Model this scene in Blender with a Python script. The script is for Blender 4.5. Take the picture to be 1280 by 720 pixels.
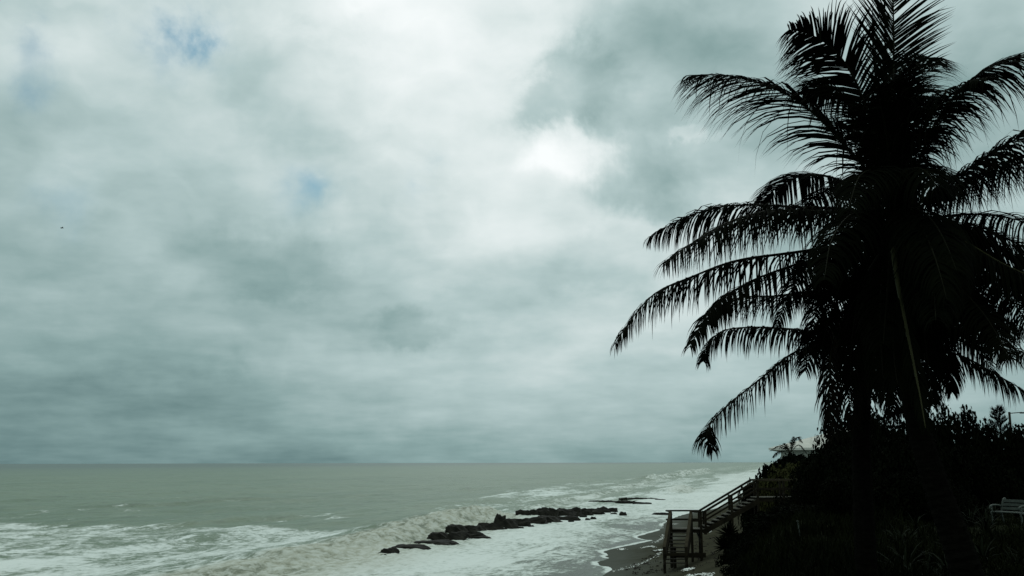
import bpy, bmesh, math, random
import numpy as np
from mathutils import Vector, Matrix

for o in list(bpy.data.objects):
    bpy.data.objects.remove(o)
scene = bpy.context.scene
col = scene.collection

# ------------------------------------------------------------------ camera
F = 35.0 / 36.0 * 1280.0            # focal length in pixels of the 1280 px wide photograph
CAM = Vector((0.0, 0.0, 7.0))
PITCH = math.atan2(218.3, F)
CM = Matrix.Rotation(math.pi / 2 + PITCH, 4, 'X') @ Matrix.Rotation(math.radians(-0.12), 4, 'Z')
cam = bpy.data.cameras.new('camera')
cam.lens = 35.0
cam.sensor_width = 36.0
cam.clip_end = 90000.0
cam_ob = bpy.data.objects.new('camera', cam)
cam_ob.matrix_world = Matrix.Translation(CAM) @ CM
col.objects.link(cam_ob)
scene.camera = cam_ob
scene.render.resolution_x = 1024
scene.render.resolution_y = 576
scene.cycles.max_bounces = 3
scene.cycles.diffuse_bounces = 2
scene.cycles.glossy_bounces = 2


def ray(px, py):
    return (CM.to_3x3() @ Vector(((px - 640) / F, -(py - 360) / F, -1.0))).normalized()


def at(px, py, Y):
    """world point on the line of sight of a photograph pixel, Y metres ahead"""
    r = ray(px, py)
    return CAM + r * (Y / r.y)


# ------------------------------------------------------------------ sky, sun, exposure
SUN_EL, SUN_AZ = 48.0, 6.0          # degrees; azimuth to the right of straight ahead (+Y)
world = bpy.data.worlds.new('World')
scene.world = world
world.use_nodes = True
world.cycles.sampling_method = 'MANUAL'
world.cycles.sample_map_resolution = 256
wn = world.node_tree
wn.nodes.clear()


class NT:
    """small helper for node trees"""
    def __init__(self, tree):
        self.t = tree

    def n(self, kind, **kw):
        nd = self.t.nodes.new(kind)
        for k, v in kw.items():
            setattr(nd, k, v)
        return nd

    def link(self, a, b):
        self.t.links.new(a, b)

    def val(self, sock, v):
        if hasattr(v, 'is_output') or isinstance(v, bpy.types.NodeSocket):
            self.link(v, sock)
        else:
            sock.default_value = v

    def m(self, op, a, b=None, c=None, clamp=False):
        nd = self.n('ShaderNodeMath', operation=op, use_clamp=clamp)
        self.val(nd.inputs[0], a)
        if b is not None:
            self.val(nd.inputs[1], b)
        if c is not None:
            self.val(nd.inputs[2], c)
        return nd.outputs[0]

    def v(self, op, a, b=None, scale=None):
        nd = self.n('ShaderNodeVectorMath', operation=op)
        self.val(nd.inputs[0], a)
        if b is not None:
            self.val(nd.inputs[1], b)
        if scale is not None:
            self.val(nd.inputs['Scale'], scale)
        return nd.outputs['Value'] if op in ('LENGTH', 'DISTANCE', 'DOT_PRODUCT') else nd.outputs['Vector']

    def mix(self, f, a, b, typ='MIX'):
        nd = self.n('ShaderNodeMix', data_type='RGBA', blend_type=typ)
        self.val(nd.inputs[0], f)
        self.val(nd.inputs[6], a)
        self.val(nd.inputs[7], b)
        return nd.outputs[2]

    def noise(self, vec, scale, detail=4.0, rough=0.55, dist=0.0, out='Fac'):
        nd = self.n('ShaderNodeTexNoise')
        if vec is not None:
            self.link(vec, nd.inputs['Vector'])
        nd.inputs['Scale'].default_value = scale
        nd.inputs['Detail'].default_value = detail
        nd.inputs['Roughness'].default_value = rough
        nd.inputs['Distortion'].default_value = dist
        return nd.outputs[out]

    def ramp(self, fac, stops, interp='LINEAR'):
        nd = self.n('ShaderNodeValToRGB')
        cr = nd.color_ramp
        cr.interpolation = interp
        while len(cr.elements) < len(stops):
            cr.elements.new(0.5)
        for e, (p, c) in zip(cr.elements, stops):
            e.position = p
            e.color = c if len(c) == 4 else (*c, 1.0)
        self.val(nd.inputs[0], fac)
        return nd.outputs[0]

    def smooth(self, x, a, b, lo=0.0, hi=1.0):
        nd = self.n('ShaderNodeMapRange', interpolation_type='SMOOTHSTEP')
        self.val(nd.inputs[0], x)
        nd.inputs[1].default_value = a
        nd.inputs[2].default_value = b
        nd.inputs[3].default_value = lo
        nd.inputs[4].default_value = hi
        return nd.outputs[0]


W = NT(wn)
wout = W.n('ShaderNodeOutputWorld')
bg = W.n('ShaderNodeBackground')
bg.inputs['Strength'].default_value = 0.1
W.link(bg.outputs[0], wout.inputs[0])
sky = W.n('ShaderNodeTexSky', sky_type='NISHITA')
sky.sun_disc = False
sky.sun_elevation = math.radians(SUN_EL)
sky.sun_rotation = math.radians(SUN_AZ)
sky.altitude = 5.0
sky.dust_density = 2.5
tc = W.n('ShaderNodeTexCoord')
D = W.v('NORMALIZE', tc.outputs['Generated'])
sx = W.n('ShaderNodeSeparateXYZ')
W.link(D, sx.inputs[0])
dz = W.m('MAXIMUM', sx.outputs[2], 0.0)
# cloud deck: project the view direction onto a flat layer
inv = W.m('DIVIDE', 1.0, W.m('ADD', dz, 0.16))
cb = W.n('ShaderNodeCombineXYZ')
W.link(W.m('MULTIPLY', sx.outputs[0], inv), cb.inputs[0])
W.link(W.m('MULTIPLY', sx.outputs[1], inv), cb.inputs[1])
P = cb.outputs[0]
big = W.noise(P, 0.75, 2.0, 0.45, 0.0)
mid = W.noise(W.v('ADD', P, (7.3, 2.1, 0.0)), 1.7, 4.0, 0.5, 0.0)
fine = W.noise(W.v('ADD', P, (3.1, 9.4, 4.0)), 4.4, 5.0, 0.52, 0.0)
warpc = W.noise(D, 9.0, 6.0, 0.58, 0.2, 'Color')
wob = W.v('SCALE', W.v('SUBTRACT', W.noise(D, 11.0, 3.0, 0.55, 0.0, 'Color'), (0.5, 0.5, 0.5)), scale=0.09)
Dp = W.v('MULTIPLY', W.v('ADD', D, wob), (1.0, 1.0, 1.75))
puffn = W.noise(Dp, 6.5, 5.0, 0.5, 0.0)
bil = W.m('ABSOLUTE', W.m('SUBTRACT', W.noise(W.v('ADD', Dp, (4.2, 1.7, 8.8)), 5.0, 3.0, 0.42, 0.0), 0.5))
puff = W.m('ADD', W.m('MULTIPLY', puffn, 0.80), W.m('MULTIPLY', W.m('SUBTRACT', 0.22, bil), 0.6))
warp = W.v('SCALE', W.v('SUBTRACT', warpc, (0.5, 0.5, 0.5)), scale=0.15)
Dw = W.v('ADD', D, warp)


def blob(px, py, rpx, squash=1.0):
    """soft patch of cloud round a direction of the sky, 0..1"""
    c = ray(px, py)
    df = W.v('SUBTRACT', Dw, tuple(c))
    if squash != 1.0:
        df = W.v('MULTIPLY', df, (1.0, 1.0, squash))
    d = W.v('LENGTH', df)
    q = W.m('DIVIDE', d, rpx / F)
    return W.m('POWER', 2.71828, W.m('MULTIPLY', W.m('MULTIPLY', q, q), -1.0))


lum = W.ramp(dz, [(0.0, (0.28,) * 3), (0.04, (0.345,) * 3), (0.11, (0.43,) * 3), (0.20, (0.52,) * 3), (0.32, (0.61,) * 3),
                  (0.45, (0.67,) * 3), (0.7, (0.70,) * 3), (1.0, (0.70,) * 3)])
lumv = W.m('MULTIPLY', lum, 1.0)
var = W.m('ADD', W.m('MULTIPLY', W.m('SUBTRACT', big, 0.5), 0.4),
          W.m('ADD', W.m('MULTIPLY', W.m('SUBTRACT', mid, 0.5), 0.6), W.m('ADD', W.m('MULTIPLY', W.m('SUBTRACT', fine, 0.5), 0.50), W.m('MULTIPLY', W.m('SUBTRACT', puff, 0.46), 1.1))))
patch = None
for (px, py, r, sq, a, sharp) in [
        (825, 90, 115, 1.2, -0.09, 1), (920, 60, 150, 1.0, -0.14, 0), (700, 114, 78, 1.4, -0.25, 1), (795, 232, 72, 1.6, -0.17, 1), (860, 245, 60, 1.7, -0.14, 0),
        (1080, 120, 220, 1.0, -0.15, 0), (1220, 60, 170, 1, -0.12, 0), (518, 413, 62, 2.3, -0.17, 1), (600, 395, 60, 2.2, -0.08, 0),
        (722, 190, 70, 1.3, 0.28, 1), (868, 186, 24, 1.6, 0.14, 1), (470, 30, 110, 1.3, 0.20, 0), (620, 10, 110, 1.3, 0.22, 0), (650, 220, 90, 1.3, 0.10, 0), (560, 180, 150, 2.0, 0.14, 0), (420, 200, 120, 2.0, 0.06, 0),
        (90, 400, 260, 2.0, -0.06, 0), (60, 560, 320, 3.0, -0.16, 0), (80, 110, 150, 1.0, -0.14, 0), (330, 340, 130, 2.6, -0.12, 1), (200, 150, 120, 2.2, 0.04, 0), (760, 335, 120, 2.8, -0.10, 1),
        (370, 110, 120, 1.7, -0.10, 1), (880, 430, 300, 1.6, 0.26, 0), (620, 480, 260, 3.5, 0.14, 0), (640, 300, 160, 2.0, 0.10, 0), (230, 500, 200, 4.0, -0.08, 1), (420, 300, 90, 2.5, 0.08, 1)]:
    b = blob(px, py, r, sq)
    if sharp:
        b = W.smooth(b, 0.18, 0.80)
    b = W.m('MULTIPLY', b, a)
    patch = b if patch is None else W.m('ADD', patch, b)
tot = W.m('ADD', 1.0, W.m('ADD', W.m('MULTIPLY', var, 0.85), W.m('MULTIPLY', patch, 1.25)))
L = W.m('MULTIPLY', lumv, tot)
cloud = W.ramp(L, [(0.0, (0.0, 0.0, 0.0)), (0.22, (0.146, 0.238, 0.240)), (0.36, (0.256, 0.378, 0.374)), (0.55, (0.450, 0.576, 0.574)),
                   (0.75, (0.70, 0.790, 0.785)), (1.0, (0.96, 1.0, 1.0))])
hole = None
for (px, py, r, a) in [(229, 56, 28, 1.35), (371, 236, 29, 0.8), (517, 208, 17, 0.5), (22, 95, 24, 0.5), (20, 38, 20, 0.45), (160, 18, 16, 0.4), (80, 255, 26, 0.25)]:
    b = W.m('MULTIPLY', blob(px, py, r, 1.0), a)
    hole = b if hole is None else W.m('ADD', hole, b)
hole = W.m('MULTIPLY', hole, 0.85, clamp=True)
blue = W.v('MULTIPLY', sky.outputs[0], (0.24, 0.50, 0.58))
cl10 = W.v('SCALE', cloud, scale=10.0)
skycol = W.mix(hole, cl10, blue)
W.link(skycol, bg.inputs['Color'])

sun = bpy.data.lights.new('sun', 'SUN')
sun.energy = 0.5
sun.angle = math.radians(40.0)
sun.color = (0.93, 1.0, 0.93)
sun_ob = bpy.data.objects.new('sun', sun)
_el, _az = math.radians(SUN_EL), math.radians(SUN_AZ)
sdir = Vector((math.sin(_az) * math.cos(_el), math.cos(_az) * math.cos(_el), math.sin(_el)))
sun_ob.rotation_euler = sdir.to_track_quat('Z', 'Y').to_euler()
sun_ob.location = (0, 0, 60)
col.objects.link(sun_ob)
vs = scene.view_settings
vs.view_transform = 'Standard'
vs.look = 'None'
vs.gamma = 1.0
vs.exposure = 0.0
vs.use_curve_mapping = False


# ------------------------------------------------------------------ helpers
def tag(o, label=None, cat=None, group=None, kind=None):
    if label:
        o['label'] = label
    if cat:
        o['category'] = cat
    if group:
        o['group'] = group
    if kind:
        o['kind'] = kind
    return o


def empty(name, loc=(0, 0, 0), rz=0.0, parent=None):
    o = bpy.data.objects.new(name, None)
    o.location = loc
    o.rotation_euler = (0, 0, rz)
    o.empty_display_size = 0.2
    o.parent = parent
    col.objects.link(o)
    return o


def link_mesh(name, me, mat, parent=None, smooth=False, loc=None):
    o = bpy.data.objects.new(name, me)
    if mat and not me.materials:
        me.materials.append(mat)
    if smooth:
        me.polygons.foreach_set('use_smooth', [True] * len(me.polygons))
    o.parent = parent
    if loc is not None:
        o.location = loc
    col.objects.link(o)
    return o


def copy_tree(o, parent=None):
    c = o.copy()
    col.objects.link(c)
    c.parent = parent
    for ch in list(o.children):
        copy_tree(ch, c)
    return c


class MB:
    """collects boxes, bars and tubes; build() links them as ONE mesh object"""
    def __init__(self):
        self.v = []
        self.f = []

    def bar(self, a, b, w, h, up=(0, 0, 1)):
        """square bar from a to b"""
        a, b = Vector(a), Vector(b)
        t = (b - a).normalized()
        u = Vector(up)
        if abs(t.dot(u)) > 0.95:
            u = Vector((0, 1, 0))
        s = t.cross(u).normalized()
        u = s.cross(t)
        i = len(self.v)
        for p in (a, b):
            for (q, r) in ((-1, -1), (1, -1), (1, 1), (-1, 1)):
                self.v.append(tuple(p + s * (q * w / 2) + u * (r * h / 2)))
        for q in ((0, 1, 2, 3), (7, 6, 5, 4), (0, 4, 5, 1), (1, 5, 6, 2), (2, 6, 7, 3), (3, 7, 4, 0)):
            self.f.append(tuple(i + k for k in q))
        return self

    def box(self, c, sx, sy, sz):
        c = Vector(c)
        return self.bar(c - Vector((sx / 2, 0, 0)), c + Vector((sx / 2, 0, 0)), sy, sz)

    def tube(self, pts, radii, n=6, caps=True):
        pts = [Vector(p) for p in pts]
        i0 = len(self.v)
        prev = None
        for k, p in enumerate(pts):
            t = (pts[min(k + 1, len(pts) - 1)] - pts[max(k - 1, 0)]).normalized()
            if prev is None:
                s = t.orthogonal().normalized()
            else:
                s = (prev - t * prev.dot(t)).normalized()
            prev = s
            u = t.cross(s)
            r = radii[k] if hasattr(radii, '__len__') else radii
            for j in range(n):
                a = 2 * math.pi * j / n
                self.v.append(tuple(p + (s * math.cos(a) + u * math.sin(a)) * r))
        for k in range(len(pts) - 1):
            for j in range(n):
                a, b = i0 + k * n + j, i0 + k * n + (j + 1) % n
                self.f.append((a, b, b + n, a + n))
        if caps:
            self.f.append(tuple(i0 + j for j in reversed(range(n))))
            e = i0 + (len(pts) - 1) * n
            self.f.append(tuple(e + j for j in range(n)))
        return self

    def poly(self, pts):
        i = len(self.v)
        self.v += [tuple(p) for p in pts]
        self.f.append(tuple(range(i, i + len(pts))))
        return self

    def mesh(self, name):
        me = bpy.data.meshes.new(name)
        me.from_pydata(self.v, [], self.f)
        me.update()
        return me

    def build(self, name, mat, parent=None, smooth=False, bevel=0.0):
        me = self.mesh(name)
        o = link_mesh(name, me, mat, parent, smooth)
        if bevel:
            b = o.modifiers.new('bevel', 'BEVEL')
            b.width = bevel
            b.segments = 1
        return o


def spline(ctrl, n):
    """Catmull-Rom through control points"""
    c = [Vector(p) for p in ctrl]
    c = [c[0] * 2 - c[1]] + c + [c[-1] * 2 - c[-2]]
    out = []
    m = len(c) - 3
    for k in range(n):
        u = k / (n - 1) * m
        i = min(int(u), m - 1)
        t = u - i
        p0, p1, p2, p3 = c[i:i + 4]
        out.append(0.5 * ((2 * p1) + (p2 - p0) * t + (2 * p0 - 5 * p1 + 4 * p2 - p3) * t * t + (3 * p1 - p0 - 3 * p2 + p3) * t ** 3))
    return out


_rng = np.random.default_rng(11)
_LAT = _rng.random((256, 256))


def vnoise(x, y):
    xi, yi = np.floor(x).astype(np.int64), np.floor(y).astype(np.int64)
    fx, fy = x - xi, y - yi
    fx, fy = fx * fx * (3 - 2 * fx), fy * fy * (3 - 2 * fy)
    a, b = _LAT[xi & 255, yi & 255], _LAT[(xi + 1) & 255, yi & 255]
    c, d = _LAT[xi & 255, (yi + 1) & 255], _LAT[(xi + 1) & 255, (yi + 1) & 255]
    return (a * (1 - fx) + b * fx) * (1 - fy) + (c * (1 - fx) + d * fx) * fy


def fbm(x, y, o=4):
    t, a, n = 0, 0.5, 0
    for k in range(o):
        t = t + a * vnoise(x + 17.3 * k, y + 9.1 * k)
        n += a
        a *= 0.5
        x, y = x * 2.03, y * 2.03
    return t / n


def sstep(a, b, x):
    t = np.clip((x - a) / (b - a), 0, 1)
    return t * t * (3 - 2 * t)


# ------------------------------------------------------------------ materials
def mat_new(name):
    m = bpy.data.materials.new(name)
    m.use_nodes = True
    t = NT(m.node_tree)
    p = m.node_tree.nodes['Principled BSDF']
    return m, t, p


def mat_plain(name, c1, c2, scale=6.0, rough=0.8, spec=0.3, bump=0.0, stretch=None, detail=5.0):
    m, t, p = mat_new(name)
    tcn = t.n('ShaderNodeTexCoord')
    v = tcn.outputs['Object']
    if stretch:
        v = t.v('MULTIPLY', v, stretch)
    nz = t.noise(v, scale, detail, 0.6)
    c = t.mix(t.smooth(nz, 0.3, 0.7), (*c1, 1), (*c2, 1))
    t.link(c, p.inputs['Base Color'])
    p.inputs['Roughness'].default_value = rough
    p.inputs['Specular IOR Level'].default_value = spec
    if bump:
        b = t.n('ShaderNodeBump')
        b.inputs['Strength'].default_value = bump
        b.inputs['Distance'].default_value = 0.02
        t.link(nz, b.inputs['Height'])
        t.link(b.outputs[0], p.inputs['Normal'])
    return m


M = {}
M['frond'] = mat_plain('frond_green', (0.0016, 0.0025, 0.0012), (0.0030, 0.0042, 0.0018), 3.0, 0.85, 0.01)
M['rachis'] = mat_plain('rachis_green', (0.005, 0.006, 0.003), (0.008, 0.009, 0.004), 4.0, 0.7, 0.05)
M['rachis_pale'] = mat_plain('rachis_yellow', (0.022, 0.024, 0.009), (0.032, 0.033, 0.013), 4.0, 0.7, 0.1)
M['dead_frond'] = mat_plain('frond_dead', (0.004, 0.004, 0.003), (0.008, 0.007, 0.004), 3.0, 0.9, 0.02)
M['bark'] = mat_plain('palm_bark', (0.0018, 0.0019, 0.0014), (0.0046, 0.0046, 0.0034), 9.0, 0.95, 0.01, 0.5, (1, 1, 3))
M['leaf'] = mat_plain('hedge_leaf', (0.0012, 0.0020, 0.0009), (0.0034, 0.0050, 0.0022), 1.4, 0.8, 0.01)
M['lit_olive_leaf'] = mat_plain('lit_olive_leaf', (0.020, 0.023, 0.008), (0.036, 0.037, 0.014), 1.4, 0.85, 0.01)  # olive leaf colour brightened to stand in for lit grass behind the deck
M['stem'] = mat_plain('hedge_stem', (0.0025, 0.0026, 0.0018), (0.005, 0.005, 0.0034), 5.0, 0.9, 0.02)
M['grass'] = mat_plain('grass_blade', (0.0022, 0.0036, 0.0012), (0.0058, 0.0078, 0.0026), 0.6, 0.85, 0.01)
M['strap'] = mat_plain('strap_leaf', (0.0026, 0.0048, 0.0022), (0.0062, 0.0090, 0.0045), 2.0, 0.75, 0.02)
M['wood'] = mat_plain('weathered_wood', (0.009, 0.0080, 0.0048), (0.017, 0.0148, 0.0088), 3.0, 0.85, 0.06, 0.3, (1, 1, 1))
M['tread_wood'] = mat_plain('sky_lit_tread_wood', (0.045, 0.046, 0.034), (0.075, 0.074, 0.056), 4.0, 0.8, 0.15, 0.3)  # lighter tone paints in the sky reflected by wet treads
M['tread_dark'] = mat_plain('dark_tread_wood', (0.014, 0.014, 0.010), (0.024, 0.022, 0.016), 4.0, 0.8, 0.1, 0.3)  # darker tread wood, used on the lower flight
M['rail_wood'] = mat_plain('rail_wood', (0.022, 0.0195, 0.011), (0.038, 0.033, 0.019), 3.0, 0.85, 0.08, 0.3)
M['rock'] = mat_plain('reef_rock', (0.006, 0.006, 0.0045), (0.020, 0.020, 0.015), 1.8, 0.8, 0.12, 0.9)
M['white'] = mat_plain('white_paint', (0.032, 0.045, 0.037), (0.056, 0.072, 0.060), 6.0, 0.6, 0.3)
M['roof'] = mat_plain('roof_metal', (0.34, 0.36, 0.31), (0.42, 0.43, 0.37), 0.9, 0.5, 0.3)
M['house_wall'] = mat_plain('house_wall', (0.50, 0.52, 0.46), (0.58, 0.60, 0.54), 0.8, 0.8, 0.2)
M['window'] = mat_plain('window_glass', (0.015, 0.02, 0.02), (0.02, 0.025, 0.025), 0.8, 0.1, 0.5)
M['pole'] = mat_plain('pole_wood', (0.02, 0.018, 0.012), (0.03, 0.026, 0.018), 2.0, 0.9, 0.1)
M['bird'] = mat_plain('bird_feathers', (0.05, 0.055, 0.06), (0.09, 0.095, 0.1), 4.0, 0.8, 0.2)
M['weed'] = mat_plain('seaweed', (0.012, 0.010, 0.006), (0.022, 0.018, 0.010), 4.0, 0.7, 0.2)
M['soil'] = mat_plain('bluff_soil', (0.005, 0.007, 0.003), (0.012, 0.013, 0.006), 0.5, 0.95, 0.01, 0.5)

# ------------------------------------------------------------------ the shore: coast coordinates
# s runs along the coast (away from the camera), d is the distance seaward of the mean waterline
CA = math.atan2(0.27, 1.0)
US = (math.sin(CA), math.cos(CA))
UD = (-math.cos(CA), math.sin(CA))
D0 = 12.5


def sd(x, y):
    return US[0] * x + US[1] * y, UD[0] * x + UD[1] * y - D0


def xy(s, d):
    d = d + D0
    return US[0] * s + UD[0] * d, US[1] * s + UD[1] * d


def beach_z(d):
    d = np.asarray(d, float)
    return np.where(d < 0, 0.110 * (-d) + 0.0115 * d * d * (d > -13) + (0.0115 * 169) * (d <= -13), -0.05 * d)


def pix_sd(px, py, zf=None):
    """coast coordinates of the ground seen at a pixel"""
    z = 0.0
    for _ in range(25):
        r = ray(px, py)
        k = (z - CAM.z) / r.z
        s, d = sd(r.x * k, r.y * k)
        z = 0.5 * z + 0.5 * (float(beach_z(d)) if zf is None else zf)
    return s, d


# waterline of the run-up, traced on the sand
wl_pts = [pix_sd(*p) for p in [(748, 735), (757, 719), (764, 712), (747, 705), (762, 697), (750, 689), (790, 681), (812, 676), (796, 671), (827, 661), (833, 652), (848, 645), (872, 640), (900, 634), (918, 626)]]
_wls = [p[0] for p in wl_pts]
_ord = np.argsort(_wls)
WLS = np.array([0.0] + [wl_pts[i][0] for i in _ord] + [wl_pts[_ord[-1]][0] + 60, 2000.0])
WLD = np.array([-1.0] + [wl_pts[i][1] for i in _ord] + [-3.0, -3.5])


def waterline(s):
    return np.interp(s, WLS, WLD) + 1.0 * (fbm(s * 0.16, s * 0 + 3.7, 3) - 0.5) + 0.5 * (vnoise(s * 0.7, s * 0 + 8.1) - 0.5)


def bluff_z(x, y):
    s, d = sd(x, y)
    e = d + 1.6 * (fbm(s * 0.07, s * 0 + 1.3, 3) - 0.5)
    t = sstep(-8.6, -13.2, e)
    return 0.9 + t * 3.9 + (fbm(x * 0.12, y * 0.12, 3) - 0.5) * 0.5 * t - sstep(-8.6, -6.0, d) * 1.2


def bz(x, y):
    return float(bluff_z(np.array([float(x)]), np.array([float(y)]))[0])


def grid_mesh(name, X, Y, Z, attrs=None):
    r, c = X.shape
    me = bpy.data.meshes.new(name)
    nv = r * c
    me.vertices.add(nv)
    co = np.stack([X, Y, Z], -1).reshape(-1)
    me.vertices.foreach_set('co', co.astype(np.float32))
    i = np.arange(nv).reshape(r, c)
    q = np.stack([i[:-1, :-1], i[:-1, 1:], i[1:, 1:], i[1:, :-1]], -1).reshape(-1)
    nf = q.size // 4
    me.loops.add(q.size)
    me.loops.foreach_set('vertex_index', q.astype(np.int32))
    me.polygons.add(nf)
    me.polygons.foreach_set('loop_start', np.arange(0, q.size, 4, dtype=np.int32))
    me.polygons.foreach_set('use_smooth', np.ones(nf, dtype=bool))
    for k, a in (attrs or {}).items():
        at_ = me.attributes.new(k, 'FLOAT', 'POINT')
        at_.data.foreach_set('value', a.reshape(-1).astype(np.float32))
    me.update(calc_edges=True)
    return me


# ---- beach
S = np.concatenate([np.linspace(20, 160, 281), 160 * 1.03 ** np.arange(1, 90)])
Dd = np.linspace(14, -16, 121)
SS, DD = np.meshgrid(S, Dd, indexing='ij')
BX, BY = xy(SS, DD)
lump = (fbm(BX * 0.35, BY * 0.35, 4) - 0.5) * 0.22 * sstep(1.0, -5.0, DD)
BZ = beach_z(DD) + lump
wet = DD - waterline(SS)
mt, t, p = mat_new('sand')
g = t.n('ShaderNodeNewGeometry')
wa = t.n('ShaderNodeAttribute', attribute_name='wet')
n1 = t.noise(g.outputs['Position'], 0.6, 6, 0.6)
n2 = t.noise(g.outputs['Position'], 7.0, 6, 0.7)
dry = t.mix(t.smooth(n1, 0.35, 0.65), (0.036, 0.036, 0.024, 1), (0.050, 0.049, 0.033, 1))
dry = t.mix(t.smooth(n2, 0.35, 0.75), dry, (0.030, 0.031, 0.022, 1))
wetf = t.smooth(t.m('ADD', wa.outputs['Fac'], t.m('MULTIPLY', t.m('SUBTRACT', n1, 0.5), 3.0)), -5.5, -0.5)
t.link(t.mix(wetf, dry, (0.044, 0.049, 0.036, 1)), p.inputs['Base Color'])
t.link(t.m('ADD', 0.85, t.m('MULTIPLY', wetf, -0.30)), p.inputs['Roughness'])
t.link(t.m('MULTIPLY', wetf, 0.012), p.inputs['Specular IOR Level'])
b = t.n('ShaderNodeBump')
b.inputs['Strength'].default_value = 0.5
b.inputs['Distance'].default_value = 0.05
t.link(n2, b.inputs['Height'])
t.link(b.outputs[0], p.inputs['Normal'])
beach = link_mesh('beach', grid_mesh('beach', BX, BY, BZ, {'wet': wet}), mt)
tag(beach, kind='structure')

# ---- bluff
S = np.concatenate([np.linspace(-20, 120, 201), 120 * 1.05 ** np.arange(1, 80)])
Dd = np.concatenate([np.linspace(-6, -40, 103), -40 * 1.08 ** np.arange(1, 55)])
SS, DD = np.meshgrid(S, Dd, indexing='ij')
GX, GY = xy(SS, DD)
bluff = link_mesh('bluff', grid_mesh('bluff', GX, GY, bluff_z(GX, GY)), M['soil'])
tag(bluff, kind='structure')

# ---- sea
NR, NC = 1000, 620
yr = 34.0 * (40000.0 / 34.0) ** (np.arange(NR) / (NR - 1))
tanx = np.linspace(-0.66, 0.42, NC)
YY, TT = np.meshgrid(yr, tanx, indexing='ij')
XX = YY * TT
SS, DD = sd(XX, YY)
step = YY * (yr[1] / yr[0] - 1)
# offshore swell and chop, fading where the grid is coarser than the waves
ph = fbm(SS * 0.012, DD * 0.02, 3) * 9.0
near = np.exp(-step / 6.0)
sw = np.sin(DD * 2 * math.pi / 31.0 + ph)
sw = np.sign(sw) * np.abs(sw) ** 1.0
deep = sstep(12.0, 45.0, DD)
chop = (fbm(SS * 0.09 + 5, DD * 0.22, 4) - 0.5)
chop2 = (fbm(SS * 0.35, DD * 0.8 + 40, 3) - 0.5)
Z = near * deep * (0.36 * sw + 1.0 * chop) + 0.22 * chop2 * np.exp(-step / 1.5) * sstep(1.0, 14.0, DD)
Z += near * sstep(3.0, 14.0, DD) * (1 - deep) * 0.5 * chop
# foam field
dmax = np.interp(SS, [40, 104, 110, 114, 120, 126, 150, 175, 230, 320, 700, 1500, 4000], [90, 88, 75, 60, 46, 38, 36, 42, 50, 58, 58, 75, 90])
edge_n = (fbm(SS * 0.05 + 3, DD * 0.11, 4) - 0.5)
foam = sstep(6.0, -7.0, DD - dmax + edge_n * 22) * (0.62 + 0.5 * (fbm(SS * 0.07 + 20, DD * 0.16 + 7, 4) - 0.5))
Sd_ = np.interp(DD, [30, 36, 55, 75, 92], [98, 96, 108, 104, 94]) + edge_n * 14
foam *= 1 - sstep(30.0, 35.0, DD) * sstep(150.0, 140.0, SS) * sstep(-4.0, 4.0, SS - Sd_) * 0.85
foam += (0.24 + 0.30 * (fbm(SS * 0.10 + 61, DD * 0.35 + 5, 4) - 0.4)) * sstep(24.0, 14.0, DD) + 0.02 * sstep(200, 320, SS)
# thin old streaks further out
foam += 0.42 * sstep(0.62, 0.80, fbm(SS * 0.03 + 50, DD * 0.13, 4)) * sstep(150, 55, DD) * sstep(500, 200, SS)
# surf beyond the reef breaks into separate wave lines with green water between
bands = fbm(SS * 0.012 + 3, DD * 0.16 + 0.4 * fbm(SS * 0.03, DD * 0.05, 2), 4)
kb = sstep(125, 190, SS)
foam *= 1 - kb * (0.02 + 0.42 * sstep(0.54, 0.40, bands)) * sstep(4.0, 14.0, DD)
foam *= 1 - 0.22 * sstep(350, 900, SS)
foam += 0.50 * sstep(0.66, 0.76, fbm(SS * 0.10 + 90, DD * 0.42, 4)) * sstep(260, 60, DD) * sstep(420, 150, SS)
silt = np.zeros_like(Z)


def breaker(s0, s1, dc0, dc1, A, front, back, wob, pile, seed, foaminess=1.0, siltk=1.0):
    """a breaking wave: steep foaming face on the shore side, long back seaward"""
    global Z, foam, silt
    u = np.clip((SS - s0) / (s1 - s0), 0, 1)
    amp = A(u) * sstep(s0 - 6, s0 + 5, SS) * sstep(s1 + 4, s1 - 5, SS)
    dc = dc0 + (dc1 - dc0) * u + wob * (fbm(SS * 0.06 + seed, SS * 0 + seed, 3) - 0.5) * 2
    e = DD - dc
    prof = np.where(e < 0, sstep(-front, 0, e), np.exp(-(e / back) ** 2))
    lumps = 0.55 * fbm(SS * 0.5 + seed, DD * 1.1, 4) + 0.45 * fbm(SS * 1.6 + seed, DD * 2.6 + 5, 4)
    rag = fbm(SS * 0.30 + seed * 3, DD * 0.05, 5)
    face = sstep(-front - pile, -front * 0.3, e) * sstep(2.2, 0.2, e)
    Z = Z + amp * prof * (0.55 + 0.9 * rag)
    Z = Z + amp * face * (lumps - 0.5) * 0.5
    run = sstep(-front - pile * 1.6, -front, e) * sstep(0, -front, e)
    Z = Z + amp * run * (0.08 + 0.25 * (lumps - 0.4))
    k = np.clip(amp * 2.0, 0, 1)
    foam = foam * (1 - k * sstep(0.5, 3.0, e) * sstep(back * 1.8, back * 0.6, e) * (0.15 + 0.6 * sstep(0.55, 0.85, u)))
    foam = np.maximum(foam, k * face * foaminess * (0.46 + 1.5 * (lumps - 0.38)))
    silt = np.maximum(silt, siltk * k * sstep(-front - pile * 1.2, -front * 0.6, e) * sstep(3.0, 0.0, e))


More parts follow.
